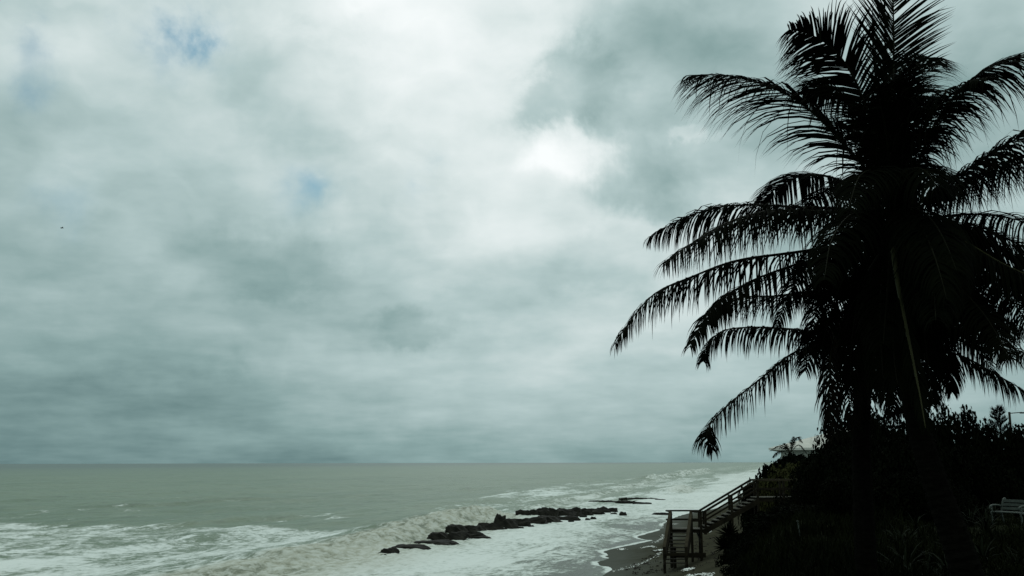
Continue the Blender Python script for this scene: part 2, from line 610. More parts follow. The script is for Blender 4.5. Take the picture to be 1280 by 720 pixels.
breaker(48, 131, 21.0, 26.5, lambda u: 0.75 + 1.3 * u ** 2, 3.6, 6.0, 1.4, 7.0, 3.0)
breaker(150, 420, 24.0, 40.0, lambda u: 0.5 + 0 * u, 2.5, 5.0, 4.0, 5.0, 7.0, 0.9, 0.25)
breaker(560, 800, 42.0, 46.0, lambda u: 2.2 + 0 * u, 5, 9.0, 2.0, 6.0, 11.0, 1.0, 0.25)
breaker(400, 520, 40.0, 40.0, lambda u: 1.4 + 0 * u, 4, 7.0, 2.0, 6.0, 15.0, 1.0, 0.25)
breaker(240, 285, 13.0, 15.0, lambda u: 0.9 + 0 * u, 3, 5.0, 1.0, 3.0, 19.0, 0.4, 0.5)
breaker(104, 128, 58.0, 52.0, lambda u: 0.45 + 0 * u, 3, 5.0, 1.0, 3.0, 23.0, 0.3, 0.1)
breaker(128, 175, 88.0, 80.0, lambda u: 0.55 + 0 * u, 3.5, 6.0, 2.0, 2.0, 29.0, 0.15, 0.1)
# thin wash that runs up over the sand
e = DD - waterline(SS)
bzv = beach_z(DD) + (fbm(XX * 0.35, YY * 0.35, 4) - 0.5) * 0.22 * sstep(1.0, -5.0, DD)
film = bzv + 0.05 * sstep(-0.05, 0.5, e) + 0.04 * sstep(0.2, 4, e) - 0.10 * sstep(0.02, -0.5, e) - 0.6 * sstep(-0.3, -3.0, e)
kk = sstep(1.0, 6.0, DD)
Z = np.where(DD < 6.0, film * (1 - kk) + np.maximum(Z * kk, bzv + 0.03) * kk, Z)
lace = fbm(SS * 0.16 + 9, DD * 0.42 + 2, 4)
wash = sstep(10.0, 4.5, e + 5 * (fbm(SS * 0.06 + 31, DD * 0.12, 3) - 0.5)) * sstep(150, 95, SS)
foam = foam * (1 - wash * (0.38 + 0.42 * sstep(0.42, 0.58, fbm(SS * 0.05 + 70, DD * 0.2, 3))))
foam = np.maximum(foam, 1.05 * sstep(0.9, 0.1, e) * sstep(0.22, 0.42, lace))
thin = sstep(11.0, 2.0, e)
sea_attrs = {'foam': np.clip(foam, 0, 1.3), 'silt': np.clip(silt, 0, 1), 'thin': np.clip(thin, 0, 1), 'cs': SS, 'cd': DD}
ms, t, p = mat_new('sea_water')
fa = t.n('ShaderNodeAttribute', attribute_name='foam').outputs['Fac']
si = t.n('ShaderNodeAttribute', attribute_name='silt').outputs['Fac']
th = t.n('ShaderNodeAttribute', attribute_name='thin').outputs['Fac']
cs = t.n('ShaderNodeAttribute', attribute_name='cs').outputs['Fac']
cd = t.n('ShaderNodeAttribute', attribute_name='cd').outputs['Fac']
cv = t.n('ShaderNodeCombineXYZ')
t.link(cs, cv.inputs[0])
t.link(cd, cv.inputs[1])
C = cv.outputs[0]
na = t.noise(t.v('MULTIPLY', C, (0.16, 0.34, 1)), 1.0, 6, 0.66, 0.9)
nb = t.noise(t.v('MULTIPLY', C, (0.9, 1.7, 1)), 1.0, 6, 0.66, 0.4)
nc = t.noise(t.v('MULTIPLY', C, (3.5, 5.0, 1)), 1.0, 4, 0.65, 0.2)
nf = t.m('ADD', t.m('MULTIPLY', na, 0.48), t.m('ADD', t.m('MULTIPLY', nb, 0.52), t.m('MULTIPLY', nc, 0.24)))
thr = t.m('ADD', fa, t.m('MULTIPLY', t.m('SUBTRACT', nf, 0.62), 2.3))
fmask = t.smooth(thr, 0.30, 0.72)
fthick = t.smooth(t.m('ADD', t.m('MULTIPLY', thr, 0.55), t.m('MULTIPLY', nb, 0.5)), 0.35, 0.85)
depthn = t.noise(t.v('MULTIPLY', C, (0.006, 0.02, 1)), 1.0, 4, 0.6)
chopn = t.noise(t.v('MULTIPLY', C, (0.06, 0.22, 1)), 1.0, 5, 0.65, 0.3)
wcol = t.mix(t.smooth(depthn, 0.35, 0.65), (0.066, 0.122, 0.062, 1), (0.096, 0.152, 0.082, 1))
wcol = t.mix(t.smooth(chopn, 0.40, 0.66, 0.0, 0.6), wcol, (0.128, 0.178, 0.106, 1))
fchop = t.noise(t.v('MULTIPLY', C, (0.22, 0.75, 1)), 1.0, 6, 0.7, 0.4)
wcol = t.mix(t.smooth(fchop, 0.50, 0.66, 0.0, 0.6), wcol, (0.036, 0.070, 0.036, 1))
far = t.smooth(cd, 150.0, 1500.0)
wcol = t.mix(far, wcol, (0.036, 0.072, 0.054, 1))
wcol = t.mix(t.m('MULTIPLY', si, 0.6), wcol, (0.115, 0.125, 0.082, 1))
wcol = t.mix(t.m('MULTIPLY', th, 0.85), wcol, (0.040, 0.046, 0.034, 1))
fcol = t.mix(fthick, (0.36, 0.42, 0.37, 1), (0.66, 0.72, 0.68, 1))
fcol = t.mix(t.m('MULTIPLY', si, t.smooth(nb, 0.38, 0.60, 0.95, 0.55)), fcol, (0.36, 0.375, 0.295, 1))
t.link(t.mix(fmask, wcol, fcol), p.inputs['Base Color'])
t.link(t.m('ADD', t.m('MULTIPLY', fmask, 0.55), 0.30), p.inputs['Roughness'])
p.inputs['IOR'].default_value = 1.33
t.link(t.m('ADD', 0.20, t.m('MULTIPLY', fmask, -0.17)), p.inputs['Specular IOR Level'])
nr = t.noise(t.v('MULTIPLY', C, (0.55, 1.5, 1)), 1.0, 6, 0.65, 0.2)
b = t.n('ShaderNodeBump')
b.inputs['Strength'].default_value = 0.8
b.inputs['Distance'].default_value = 0.22
t.link(t.m('ADD', nr, t.m('ADD', t.m('MULTIPLY', fmask, 0.25), t.m('MULTIPLY', nc, 0.5))), b.inputs['Height'])
t.link(b.outputs[0], p.inputs['Normal'])
sea = link_mesh('sea', grid_mesh('sea', XX, YY, Z, sea_attrs), ms)
tag(sea, kind='structure')
print('sea done')


# ------------------------------------------------------------------ reef rocks
def rock_mesh(seed, flat):
    rnd = np.random.default_rng(seed)
    bm = bmesh.new()
    bmesh.ops.create_icosphere(bm, subdivisions=4, radius=1.0)
    n = len(bm.verts)
    V = np.array([v.co[:] for v in bm.verts])
    # squarish slab with broken planes
    V = np.sign(V) * np.abs(V) ** 0.62
    for _ in range(9):
        d = rnd.normal(size=3)
        d[2] *= 0.7
        d /= np.linalg.norm(d)
        lim = rnd.uniform(0.62, 0.95)
        k = V @ d
        V -= np.outer(np.clip(k - lim, 0, None), d)
    a, b_ = rnd.uniform(0, 50, 2)
    nz = fbm(V[:, 0] * 2.6 + a + V[:, 2] * 1.9, V[:, 1] * 2.6 + b_ - V[:, 2], 5) - 0.5
    V *= (1 + 0.55 * nz)[:, None]
    V[:, 2] += 0.28 * (fbm(V[:, 0] * 4 + b_, V[:, 1] * 4 + a, 3) - 0.5) * (V[:, 2] > 0)
    V[:, 2] *= flat
    for v, c in zip(bm.verts, V):
        v.co = c
    me = bpy.data.meshes.new('reef_rock')
    bm.to_mesh(me)
    bm.free()
    me.materials.append(M['rock'])
    return me


rock_vars = [rock_mesh(40 + k, 1.0) for k in range(9)]
rr = random.Random(5)


def rock(px, py, w, h, label, group, dep=None, tilt=0.0, depth_k=0.8):
    """rock whose foot is seen at a pixel; w, h in metres; long side along the coast"""
    s, d = pix_sd(px, py, 0.0)
    x, y = xy(s, d)
    o = bpy.data.objects.new('reef_rock', rr.choice(rock_vars))
    col.objects.link(o)
    o.location = (x, y, -0.12)
    o.scale = (w / 2 * 1.3, w / 2 * depth_k * 1.1 if dep is None else dep / 2, h * 1.02)
    o.rotation_euler = (rr.uniform(-.08, .08), tilt + rr.uniform(-.05, .05), rr.choice((0, math.pi)) + rr.uniform(-.25, .25))
    tag(o, label, 'rock', group)
    return o


G1 = 'rocks of the long dark reef in the surf'
for (px, py, wpx, hpx, label) in [
        (484, 694, 27, 10, 'low dark rock at the near left tip of the reef'),
        (512, 688, 38, 8, 'flat dark slab second from the near left tip of the reef'),
        (538, 681, 46, 6.5, 'thin flat slab awash in foam near the reef tip'),
        (506, 671, 9, 5, 'small lone rock in the breaker left of the reef'),
        (519, 670, 12, 5, 'small dark rock in the breaker beside the lone one'),
        (552, 674, 26, 9, 'blocky rock at the front of the lower reef step'),
        (570, 674, 28, 10, 'dark rock in the middle of the lower reef step'),
        (588, 671, 30, 7, 'low rock at the right of the lower reef step'),
        (600, 673, 22, 4, 'thin ledge trailing from the lower reef step'),
        (574, 667, 28, 10.5, 'rounded dark block at the left end of the middle reef'),
        (594, 666, 30, 10, 'broad dark block beside the rounded reef end'),
        (612, 664, 26, 11, 'tall dark block left of the upright reef knob'),
        (625, 660, 13, 16, 'upright knob of rock standing proud of the middle reef'),
        (636, 660, 26, 11, 'dark block right of the upright reef knob'),
        (650, 657, 24, 9, 'small block where the middle reef meets the long bar'),
        (668, 654, 30, 8, 'low dark block below the left end of the long bar'),
        (688, 652, 30, 7, 'low dark block below the middle of the long bar'),
        (708, 650, 26, 6, 'low dark block below the right part of the long bar')]:
    s_, d_ = pix_sd(px, py, 0.0)
    sc = F / xy(s_, d_)[1]
    rock(px, py, wpx / sc, hpx / sc, label, G1)
ORD = ['first', 'second', 'third', 'fourth', 'fifth', 'sixth', 'seventh', 'eighth', 'ninth', 'tenth', 'eleventh', 'twelfth', 'thirteenth', 'fourteenth',
       'fifteenth', 'sixteenth', 'seventeenth', 'eighteenth', 'nineteenth', 'twentieth']
for k in range(11):
    px = 653 + k * 10.8
    py = 647.5 - k * 0.75
    s_, d_ = pix_sd(px, py, 0.0)
    sc = F / xy(s_, d_)[1]
    rock(px, py, rr.uniform(17, 24) / sc, (11.5 - 0.65 * k + rr.uniform(-1.5, 1.5)) / sc, 'dark block of the long straight reef bar, %s from its left end' % ORD[k], G1 + ', long bar')
for k in range(16):
    px = 636 + k * 8.6 + rr.uniform(-3, 3)
    py = 657.5 - k * 1.15 + rr.uniform(-1.5, 1.5)
    s_, d_ = pix_sd(px, py, 0.0)
    sc = F / xy(s_, d_)[1]
    rock(px, py, rr.uniform(8, 17) / sc, rr.uniform(3, 6) / sc, 'low broken rock on the shore side of the reef bar, %s from the left' % ORD[k], G1 + ', broken edge')
for k in range(20):
    u = k / 19
    px = 478 + 300 * u + rr.uniform(-5, 5)
    py = float(np.interp(px, [478, 530, 560, 600, 640, 700, 780], [694, 686, 677, 672, 660, 652, 643])) + rr.uniform(-2.5, 2.5)
    s_, d_ = pix_sd(px, py, 0.0)
    sc = F / xy(s_, d_)[1]
    rock(px, py, rr.uniform(4, 9) / sc, rr.uniform(1.5, 5) / sc, 'small broken lump of rock along the long dark reef, %s from the left' % ORD[k], G1 + ', small lumps')
for k in range(9):
    px = 742 + k * 8.0
    py = 627.0 + 0.3 * k + rr.uniform(-.5, .5)
    s_, d_ = pix_sd(px, py, 0.0)
    sc = F / xy(s_, d_)[1]
    rock(px, py, rr.uniform(8, 14) / sc, rr.uniform(2.0, 3.8) / sc, 'flat rock in the nearer row of the small far reef, %s from the left' % ORD[k], 'rocks of the small far reef')
for k in range(8):
    px = 779 + k * 6.6
    py = 624.6 + rr.uniform(-.5, .5)
    s_, d_ = pix_sd(px, py, 0.0)
    sc = F / xy(s_, d_)[1]
    rock(px, py, rr.uniform(7, 12) / sc, (3.4 - 0.28 * k + rr.uniform(0, .8)) / sc, 'flat rock in the farther row of the small far reef, %s from the left' % ORD[k], 'rocks of the small far reef')
rock(829, 643, 2.2, 0.35, 'thin dark rock beside the stair rail at the water edge', 'rocks near the stairs')

# ------------------------------------------------------------------ seaweed and froth left on the sand
mb = MB()
mf = MB()
rw = random.Random(9)
for k in range(420):
    s = rw.uniform(46, 80)
    d = rw.uniform(-9.5, -2.5)
    if vnoise(np.array([s * 0.5]), np.array([d * 0.9]))[0] < 0.45:
        continue
    x, y = xy(s, d)
    z = float(beach_z(d)) + float((fbm(np.array([x * 0.35]), np.array([y * 0.35]), 4)[0] - 0.5) * 0.22 * sstep(1.0, -5.0, np.array([d]))[0])
    a = rw.uniform(0, 6.28)
    n = rw.randint(2, 4)
    for j in range(n):
        l = rw.uniform(0.05, 0.22)
        q = Vector((x + rw.uniform(-.15, .15), y + rw.uniform(-.15, .15), z))
        aa = a + rw.uniform(-1, 1)
        mb.tube([q, q + Vector((math.cos(aa) * l * .5, math.sin(aa) * l * .5, rw.uniform(.02, .07))), q + Vector((math.cos(aa) * l, math.sin(aa) * l, 0))], [0.012, 0.03, 0.01], 4)
tag(mb.build('seaweed', M['weed']), 'dark scraps of seaweed scattered over the sand by the stairs', 'seaweed', kind='stuff')
mfo, t, p = mat_new('froth')
p.inputs['Base Color'].default_value = (0.62, 0.66, 0.62, 1)
p.inputs['Roughness'].default_value = 0.9
froth_paths = [[(764, 714), (790, 708), (805, 702), (820, 695), (826, 690)], [(803, 685), (812, 683), (818, 684)], [(818, 678), (828, 673), (829, 668)], [(776, 687), (779, 686)],
               [(858, 711), (863, 712)], [(858, 718), (875, 717), (890, 719)], [(820, 688), (828, 687)], [(835, 655), (845, 655)], [(884, 666), (886, 665)]]
for path in froth_paths:
    pts = [Vector((*xy(*pix_sd(*q)), 0)) for q in path]
    L_ = spline(pts, 40) if len(pts) > 2 else [pts[0].lerp(pts[1], k / 39) for k in range(40)]
    for q in L_:
        for j in range(3):
            x, y = q.x + rw.gauss(0, 0.12), q.y + rw.gauss(0, 0.35)
            s, d = sd(x, y)
            z = float(beach_z(d)) + float((fbm(np.array([x * 0.35]), np.array([y * 0.35]), 4)[0] - 0.5) * 0.22 * sstep(1.0, -5.0, np.array([d]))[0])
            r = rw.uniform(0.025, 0.075)
            ring = [(x + math.cos(i) * r * rw.uniform(.7, 1.3), y + math.sin(i) * r * 2.0 * rw.uniform(.7, 1.3), z - 0.01) for i in (0, 1.05, 2.09, 3.14, 4.19, 5.24)]
            i0 = len(mf.v)
            mf.v += ring + [(x, y, z + r * 0.3)]
            for i in range(6):
                mf.f.append((i0 + i, i0 + (i + 1) % 6, i0 + 6))
tag(mf.build('sea_froth', mfo, smooth=True), 'white froth left in lines on the dark sand', 'sea foam', kind='stuff')

# ------------------------------------------------------------------ wooden beach stairs
YS = 59.0                              # distance of the near side of the flight
PX = F / YS
plat_z = at(860, 661.5, YS).z
deck_z = at(985, 621, YS + 1).z
xl, xr = at(838, 661, YS).x, at(881, 661, YS).x          # lower platform
xt = at(946, 621, YS).x                                  # seaward edge of the upper deck
xe = at(1052, 621, YS).x
yn, yf = YS, YS + 1.35
st = empty('beach_stairs', ((xl + xr) / 2, YS, beach_z(-8.0)))
tag(st, 'weathered brown wooden stairs with landing going down the bluff to the sand', 'stairs')
so = Vector(st.location)


def P3(x, y, z):
    return Vector((x, y, z)) - so


def wbar(name, a, b, w, h, mat=None, parent=st):
    return MB().bar(P3(*a), P3(*b), w, h).build(name, mat or M['wood'], parent)


sand_z = lambda x, y: float(beach_z(sd(x, y)[1]))
lp = MB().box(P3((xl + xr) / 2, (yn + yf) / 2, plat_z - 0.12), xr - xl, yf - yn, 0.17).build('platform', M['wood'], st)
nb_ = 9
for k in range(nb_):
    yy = yn - 0.06 + (k + 0.5) * (yf - yn + 0.12) / nb_
    wbar('plank', (xl - 0.05, yy, plat_z), (xr + 0.03, yy, plat_z), (yf - yn + 0.12) / nb_ - 0.012, 0.04, M['tread_wood'], lp)
up = MB().box(P3((xt + xe) / 2, (yn + yf) / 2, deck_z - 0.14), xe - xt, yf - yn, 0.2).build('deck', M['wood'], st)
for k in range(nb_):
    yy = yn - 0.06 + (k + 0.5) * (yf - yn + 0.12) / nb_
    wbar('plank', (xt - 0.05, yy, deck_z), (xe, yy, deck_z), (yf - yn + 0.12) / nb_ - 0.012, 0.045, M['tread_wood'], up)
# upper flight
nt = 10
for k in range(nt):
    u = (k + 0.5) / nt
    x = xr + (xt - xr) * u
    z = plat_z + (deck_z - plat_z) * (k + 1) / (nt + 1)
    wbar('tread', (x, yn - 0.02, z), (x, yf + 0.02, z), 0.29, 0.05, M['tread_wood'])
for y in (yn - 0.055, yf + 0.055):
    wbar('stringer', (xr - 0.1, y, plat_z - 0.18), (xt + 0.1, y, deck_z - 0.20), 0.06, 0.28)
RH = 0.98
for y in (yn - 0.04, yf + 0.04):
    for x, z, g in ((xl + 0.05, plat_z, 1), (xr - 0.22, plat_z, 1), (xr + 0.05, plat_z, 1), (xr + (xt - xr) * 0.52, plat_z + (deck_z - plat_z) * 0.52, 1),
                    (xt + 0.05, deck_z, 1), (xt + (xe - xt) * 0.32, deck_z, 1), (xt + (xe - xt) * 0.66, deck_z, 1), (xe - 0.1, deck_z, 1)):
        foot = max(sand_z(x, y), bz(x, y)) - 0.3
        xo = 0.0 if y < yn else 0.16
        if x == xr + 0.05:
            foot = z - 0.3
        wbar('post', (x + xo, y, foot), (x + xo, y, z + RH), 0.12, 0.12)
    if y > yn:
        wbar('handrail', (xl, y, plat_z + RH), (xr, y, plat_z + RH), 0.16, 0.09)
        wbar('middle_rail', (xl, y - .03, plat_z + 0.48), (xr, y - .03, plat_z + 0.48), 0.04, 0.10)
    else:
        wbar('handrail', (xl + 1.22, y, plat_z + RH), (xr, y, plat_z + RH), 0.16, 0.09)
        wbar('middle_rail', (xl + 1.22, y - .08, plat_z + 0.48), (xr, y - .08, plat_z + 0.48), 0.04, 0.10)
    wbar('handrail', (xr, y, plat_z + RH + 0.01), (xt + 0.02, y, deck_z + RH), 0.17, 0.11)
    wbar('middle_rail', (xr, y - .08, plat_z + 0.50), (xt, y - .08, deck_z + 0.47), 0.04, 0.10)
    wbar('handrail', (xt, y, deck_z + RH), (xe, y, deck_z + RH), 0.17, 0.11, M['rail_wood'])
    wbar('middle_rail', (xt, y - .08, deck_z + 0.47), (xe, y - .08, deck_z + 0.47), 0.04, 0.10)
wbar('handrail', (xl, yn + 0.1, plat_z + RH + .005), (xl, yf, plat_z + RH + .005), 0.12, 0.06)
wbar('middle_rail', (xl - 0.02, yn, plat_z + 0.48), (xl - 0.02, yf, plat_z + 0.48), 0.04, 0.10)
wbar('brace', (xr - 0.22, yn + 0.1, plat_z - 0.75), (xr - 0.22, yf, plat_z - 0.25), 0.05, 0.14)
# lower flight, towards the camera
xa, xb = xl + 0.02, xl + 1.22
sh = -0.92                             # the flight swings seaward as it comes down
yend = YS - 3.1
zend = sand_z((xa + xb) / 2, yend)
nt2 = 9
for k in range(nt2):
    u = (k + 0.6) / nt2
    zt = plat_z - (k + 1) * (plat_z - zend - 0.1) / (nt2 + 0.3)
    yt = yn - 0.1 - u * 2.8
    wbar('tread', (xa + 0.04 + sh * u, yt, zt), (xb - 0.04 + sh * u, yt, zt), 0.27, 0.045, M['tread_dark'])
for x in (xa, xb):
    wbar('stringer', (x, yn + 0.05, plat_z - 0.16), (x + sh, yend, zend - 0.02), 0.05, 0.26)
    wbar('handrail', (x, yn, plat_z + RH), (x + sh * .9, yend + 0.3, zend + 0.98), 0.17, 0.09, M['rail_wood'])
    wbar('middle_rail', (x + .03, yn, plat_z + 0.5), (x + .03 + sh * .9, yend + 0.3, zend + 0.5), 0.04, 0.10)
    wbar('post', (x + sh * .9, yend + 0.3, zend - 0.4), (x + sh * .9, yend + 0.3, zend + 1.0), 0.14, 0.14)
    wbar('post', (x, yn - 0.05, zend - 0.4), (x, yn - 0.05, plat_z + RH), 0.13, 0.13)
wbar('cross_beam', (xa - 0.05 + sh * .9, yend + 0.22, zend + 0.62), (xb + 0.05 + sh * .9, yend + 0.22, zend + 0.62), 0.05, 0.16)
wbar('cross_beam', (xa + 0.1 + sh * .4, yn - 1.2, zend + 0.42), (xb + 0.55, yn - 1.2, zend + 0.42), 0.05, 0.26)
wbar('post', (xa + 0.35 + sh * .4, yn - 1.3, zend - 0.3), (xa + 0.35 + sh * .4, yn - 1.3, zend + 0.9), 0.15, 0.15)
wbar('post', (xb + 0.30, yn - 1.2, zend - 0.3), (xb + 0.30, yn - 1.2, zend + 0.45), 0.13, 0.13)
print('stairs', plat_z, deck_z, xl, xr, xt, zend)

# ------------------------------------------------------------------ house behind the bluff
HY = 92.0
ez = at(961, 560, HY).z
hx = at(961, 560, HY).x
_ha = math.radians(-16.5)
_hc = Matrix.Rotation(_ha, 3, 'Z') @ Vector((7.5, 6.5, 0))
house = empty('beach_house', (hx + _hc.x, HY + _hc.y, bz(hx + 7, HY + 6)), _ha)
tag(house, 'pale low house with shallow white hipped roof behind the bluff bushes', 'house')
ho = Vector(house.location)
gz = ho.z - 0.5
hw, hd = 15.0, 13.0
mb = MB()
mb.box(Vector((0.0, 0.3, (gz + ez) / 2 - ho.z - 0.06)), hw - 2.0, hd - 2.0, ez - gz - 0.12)
mb.build('wall', M['house_wall'], house)
rz0 = ez - ho.z
pk = 1.9
e = [(-hw / 2, -hd / 2, rz0), (hw / 2, -hd / 2, rz0), (hw / 2, hd / 2, rz0), (-hw / 2, hd / 2, rz0)]
rg = [(-0.6, 0.0, rz0 + pk), (0.6, 0.0, rz0 + pk)]
lo = [(a, b_, c - 0.16) for a, b_, c in e]
rm = MB()
rm.v = e + rg + lo
rm.f = [(0, 1, 5, 4), (1, 2, 5), (2, 3, 4, 5), (3, 0, 4), (9, 8, 7, 6), (0, 6, 7, 1), (1, 7, 8, 2), (2, 8, 9, 3), (3, 9, 6, 0)]
roof = rm.build('roof', M['roof'], house)
for k in range(14):
    x = -hw / 2 + (k + 0.5) * hw / 14
    yy = -hd / 2
    top = min(1.0, (hw / 2 - abs(x)) / (hw / 2 - 0.6))
    MB().bar((x, yy + 0.02, rz0 + 0.025), (x, yy + hd / 2 * top, rz0 + pk * top + 0.025), 0.05, 0.05).build('roof_seam', M['roof'], roof)
MB().bar((-hw / 2 - .02, -hd / 2 - .03, rz0 - 0.09), (hw / 2 + .02, -hd / 2 - .03, rz0 - 0.09), 0.05, 0.2).build('fascia', M['house_wall'], house)
for x in (-3.6, 0.5, 4.2):
    w = MB().box((x, -hd / 2 + 1.27, rz0 - 1.3), 1.3, 0.06, 1.3).build('window', M['house_wall'], house)
    MB().box((x, -hd / 2 + 1.235, rz0 - 1.3), 1.1, 0.03, 1.1).build('pane', M['window'], w)


# ------------------------------------------------------------------ palms
def frond(parent, ctrl, Lmax=0.85, droop=0.25, roll=0.0, fwd=0.6, n=85, seed=0, mat='frond', rmat='rachis', r0=0.03, start=0.14, gap=0.03, lift=0.2, wide=1.0):
    rnd = random.Random(seed)
    pts = spline(ctrl, 26)
    org = Vector(parent.location)
    rel = [q - org for q in pts]
    rad = [r0 * (1 - 0.86 * (k / 25) ** 0.8) for k in range(26)]
    fr = MB().tube(rel, rad, 5).build('frond', M[rmat], parent, smooth=True)
    cum = [0.0]
    for a, b_ in zip(rel, rel[1:]):
        cum.append(cum[-1] + (b_ - a).length)
    V, Fc = [], []
    lack = rnd.random() * 6
    for sgn in (-1, 1):
        for k in range(n):
            u = start + (1 - start) * (k + rnd.uniform(-.35, .35) + 0.5) / n
            u = min(max(u, 0.02), 0.995)
            if rnd.random() < gap or (math.sin(u * 31 + lack + sgn) > 0.965):
                continue
            x = u * 25
            i = min(int(x), 24)
            base = rel[i].lerp(rel[i + 1], x - i)
            T = (rel[min(i + 2, 25)] - rel[max(i - 1, 0)]).normalized()
            upv = Vector((0, 0, 1))
            if abs(T.z) > 0.93:
                upv = Vector((0, -1, 0.2)).normalized()
            Sd = T.cross(upv).normalized()
            U = Sd.cross(T)
            if roll:
                R = Matrix.Rotation(roll, 3, T)
                Sd, U = R @ Sd, R @ U
            prof = (0.45 + 0.55 * math.sin(min(1.0, (u - start) / 0.42) * math.pi / 2)) * (1.0 if u < 0.55 else 1 - 0.72 * ((u - 0.55) / 0.45) ** 1.3)
            ln = Lmax * prof * rnd.uniform(0.82, 1.08)
            f_ = fwd * (0.75 + 0.6 * u)
            dv = (Sd * sgn + T * (f_ + rnd.uniform(-.12, .12)) + U * (lift + rnd.uniform(-.15, .15))).normalized()
            w = 0.0168 * wide * rnd.uniform(0.8, 1.2) * (1 - 0.35 * u)
            q = base.copy()
            g = droop * rnd.uniform(0.75, 1.3)
            i0 = len(V)
            ws = (0.75, 1.0, 0.85, 0.5)
            wd = dv.cross(U).normalized()
            tw = rnd.uniform(-.5, .5)
            wd = (wd * math.cos(tw) + U * math.sin(tw)).normalized()
            if rnd.random() < 0.07:
                g *= 3
            for j in range(4):
                V.append(tuple(q - wd * w * ws[j]))
                V.append(tuple(q + wd * w * ws[j]))
                dv = (dv + Vector((0, 0, -g)) * (0.6 + 0.5 * j)).normalized()
                q = q + dv * (ln / 4)
            V.append(tuple(q))
            for j in range(3):
                a = i0 + 2 * j
                Fc.append((a, a + 1, a + 3, a + 2))
            Fc.append((i0 + 6, i0 + 7, i0 + 8))
    me = bpy.data.meshes.new('leaflets')
    me.from_pydata(V, [], Fc)
    me.update()
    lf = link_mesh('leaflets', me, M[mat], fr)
    lf['kind'] = 'stuff'
    return fr


def path(pp, d0, d1):
    """pixel path to world points, depth running from d0 at the crown to d1 at the tip"""
    n = len(pp)
    return [at(a, b_, d0 + (d1 - d0) * (k / (n - 1)) ** 1.2) for k, (a, b_) in enumerate(pp)]


def trunk(parent, ctrl, radii, nring):
    org = Vector(parent.location)
    pts = [q - org for q in spline(ctrl, nring * 2)]
    n = len(pts)
    rd = []
    for k in range(n):
        u = k / (n - 1) * (len(radii) - 1)
        i = min(int(u), len(radii) - 2)
        r = radii[i] + (radii[i + 1] - radii[i]) * (u - i)
        rd.append(r * (1.045 if k % 2 else 0.965))
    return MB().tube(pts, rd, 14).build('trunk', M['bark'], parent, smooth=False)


DA = 13.5
bA = at(1232, 800, DA - 0.3)
bA.z = bz(bA.x, bA.y) - 0.15
palmA = empty('coconut_palm', bA)
tag(palmA, 'tall near coconut palm with leaning trunk and high black fronds reaching the frame top', 'palm tree', 'coconut palms on the bluff')
crA = at(1116, 292, DA)
trunk(palmA, [bA, at(1203, 700, DA - .2), at(1168, 600, DA - .1), at(1142, 510, DA), at(1127, 400, DA), crA], [0.24, 0.205, 0.175, 0.15, 0.14, 0.135, 0.13], 46)
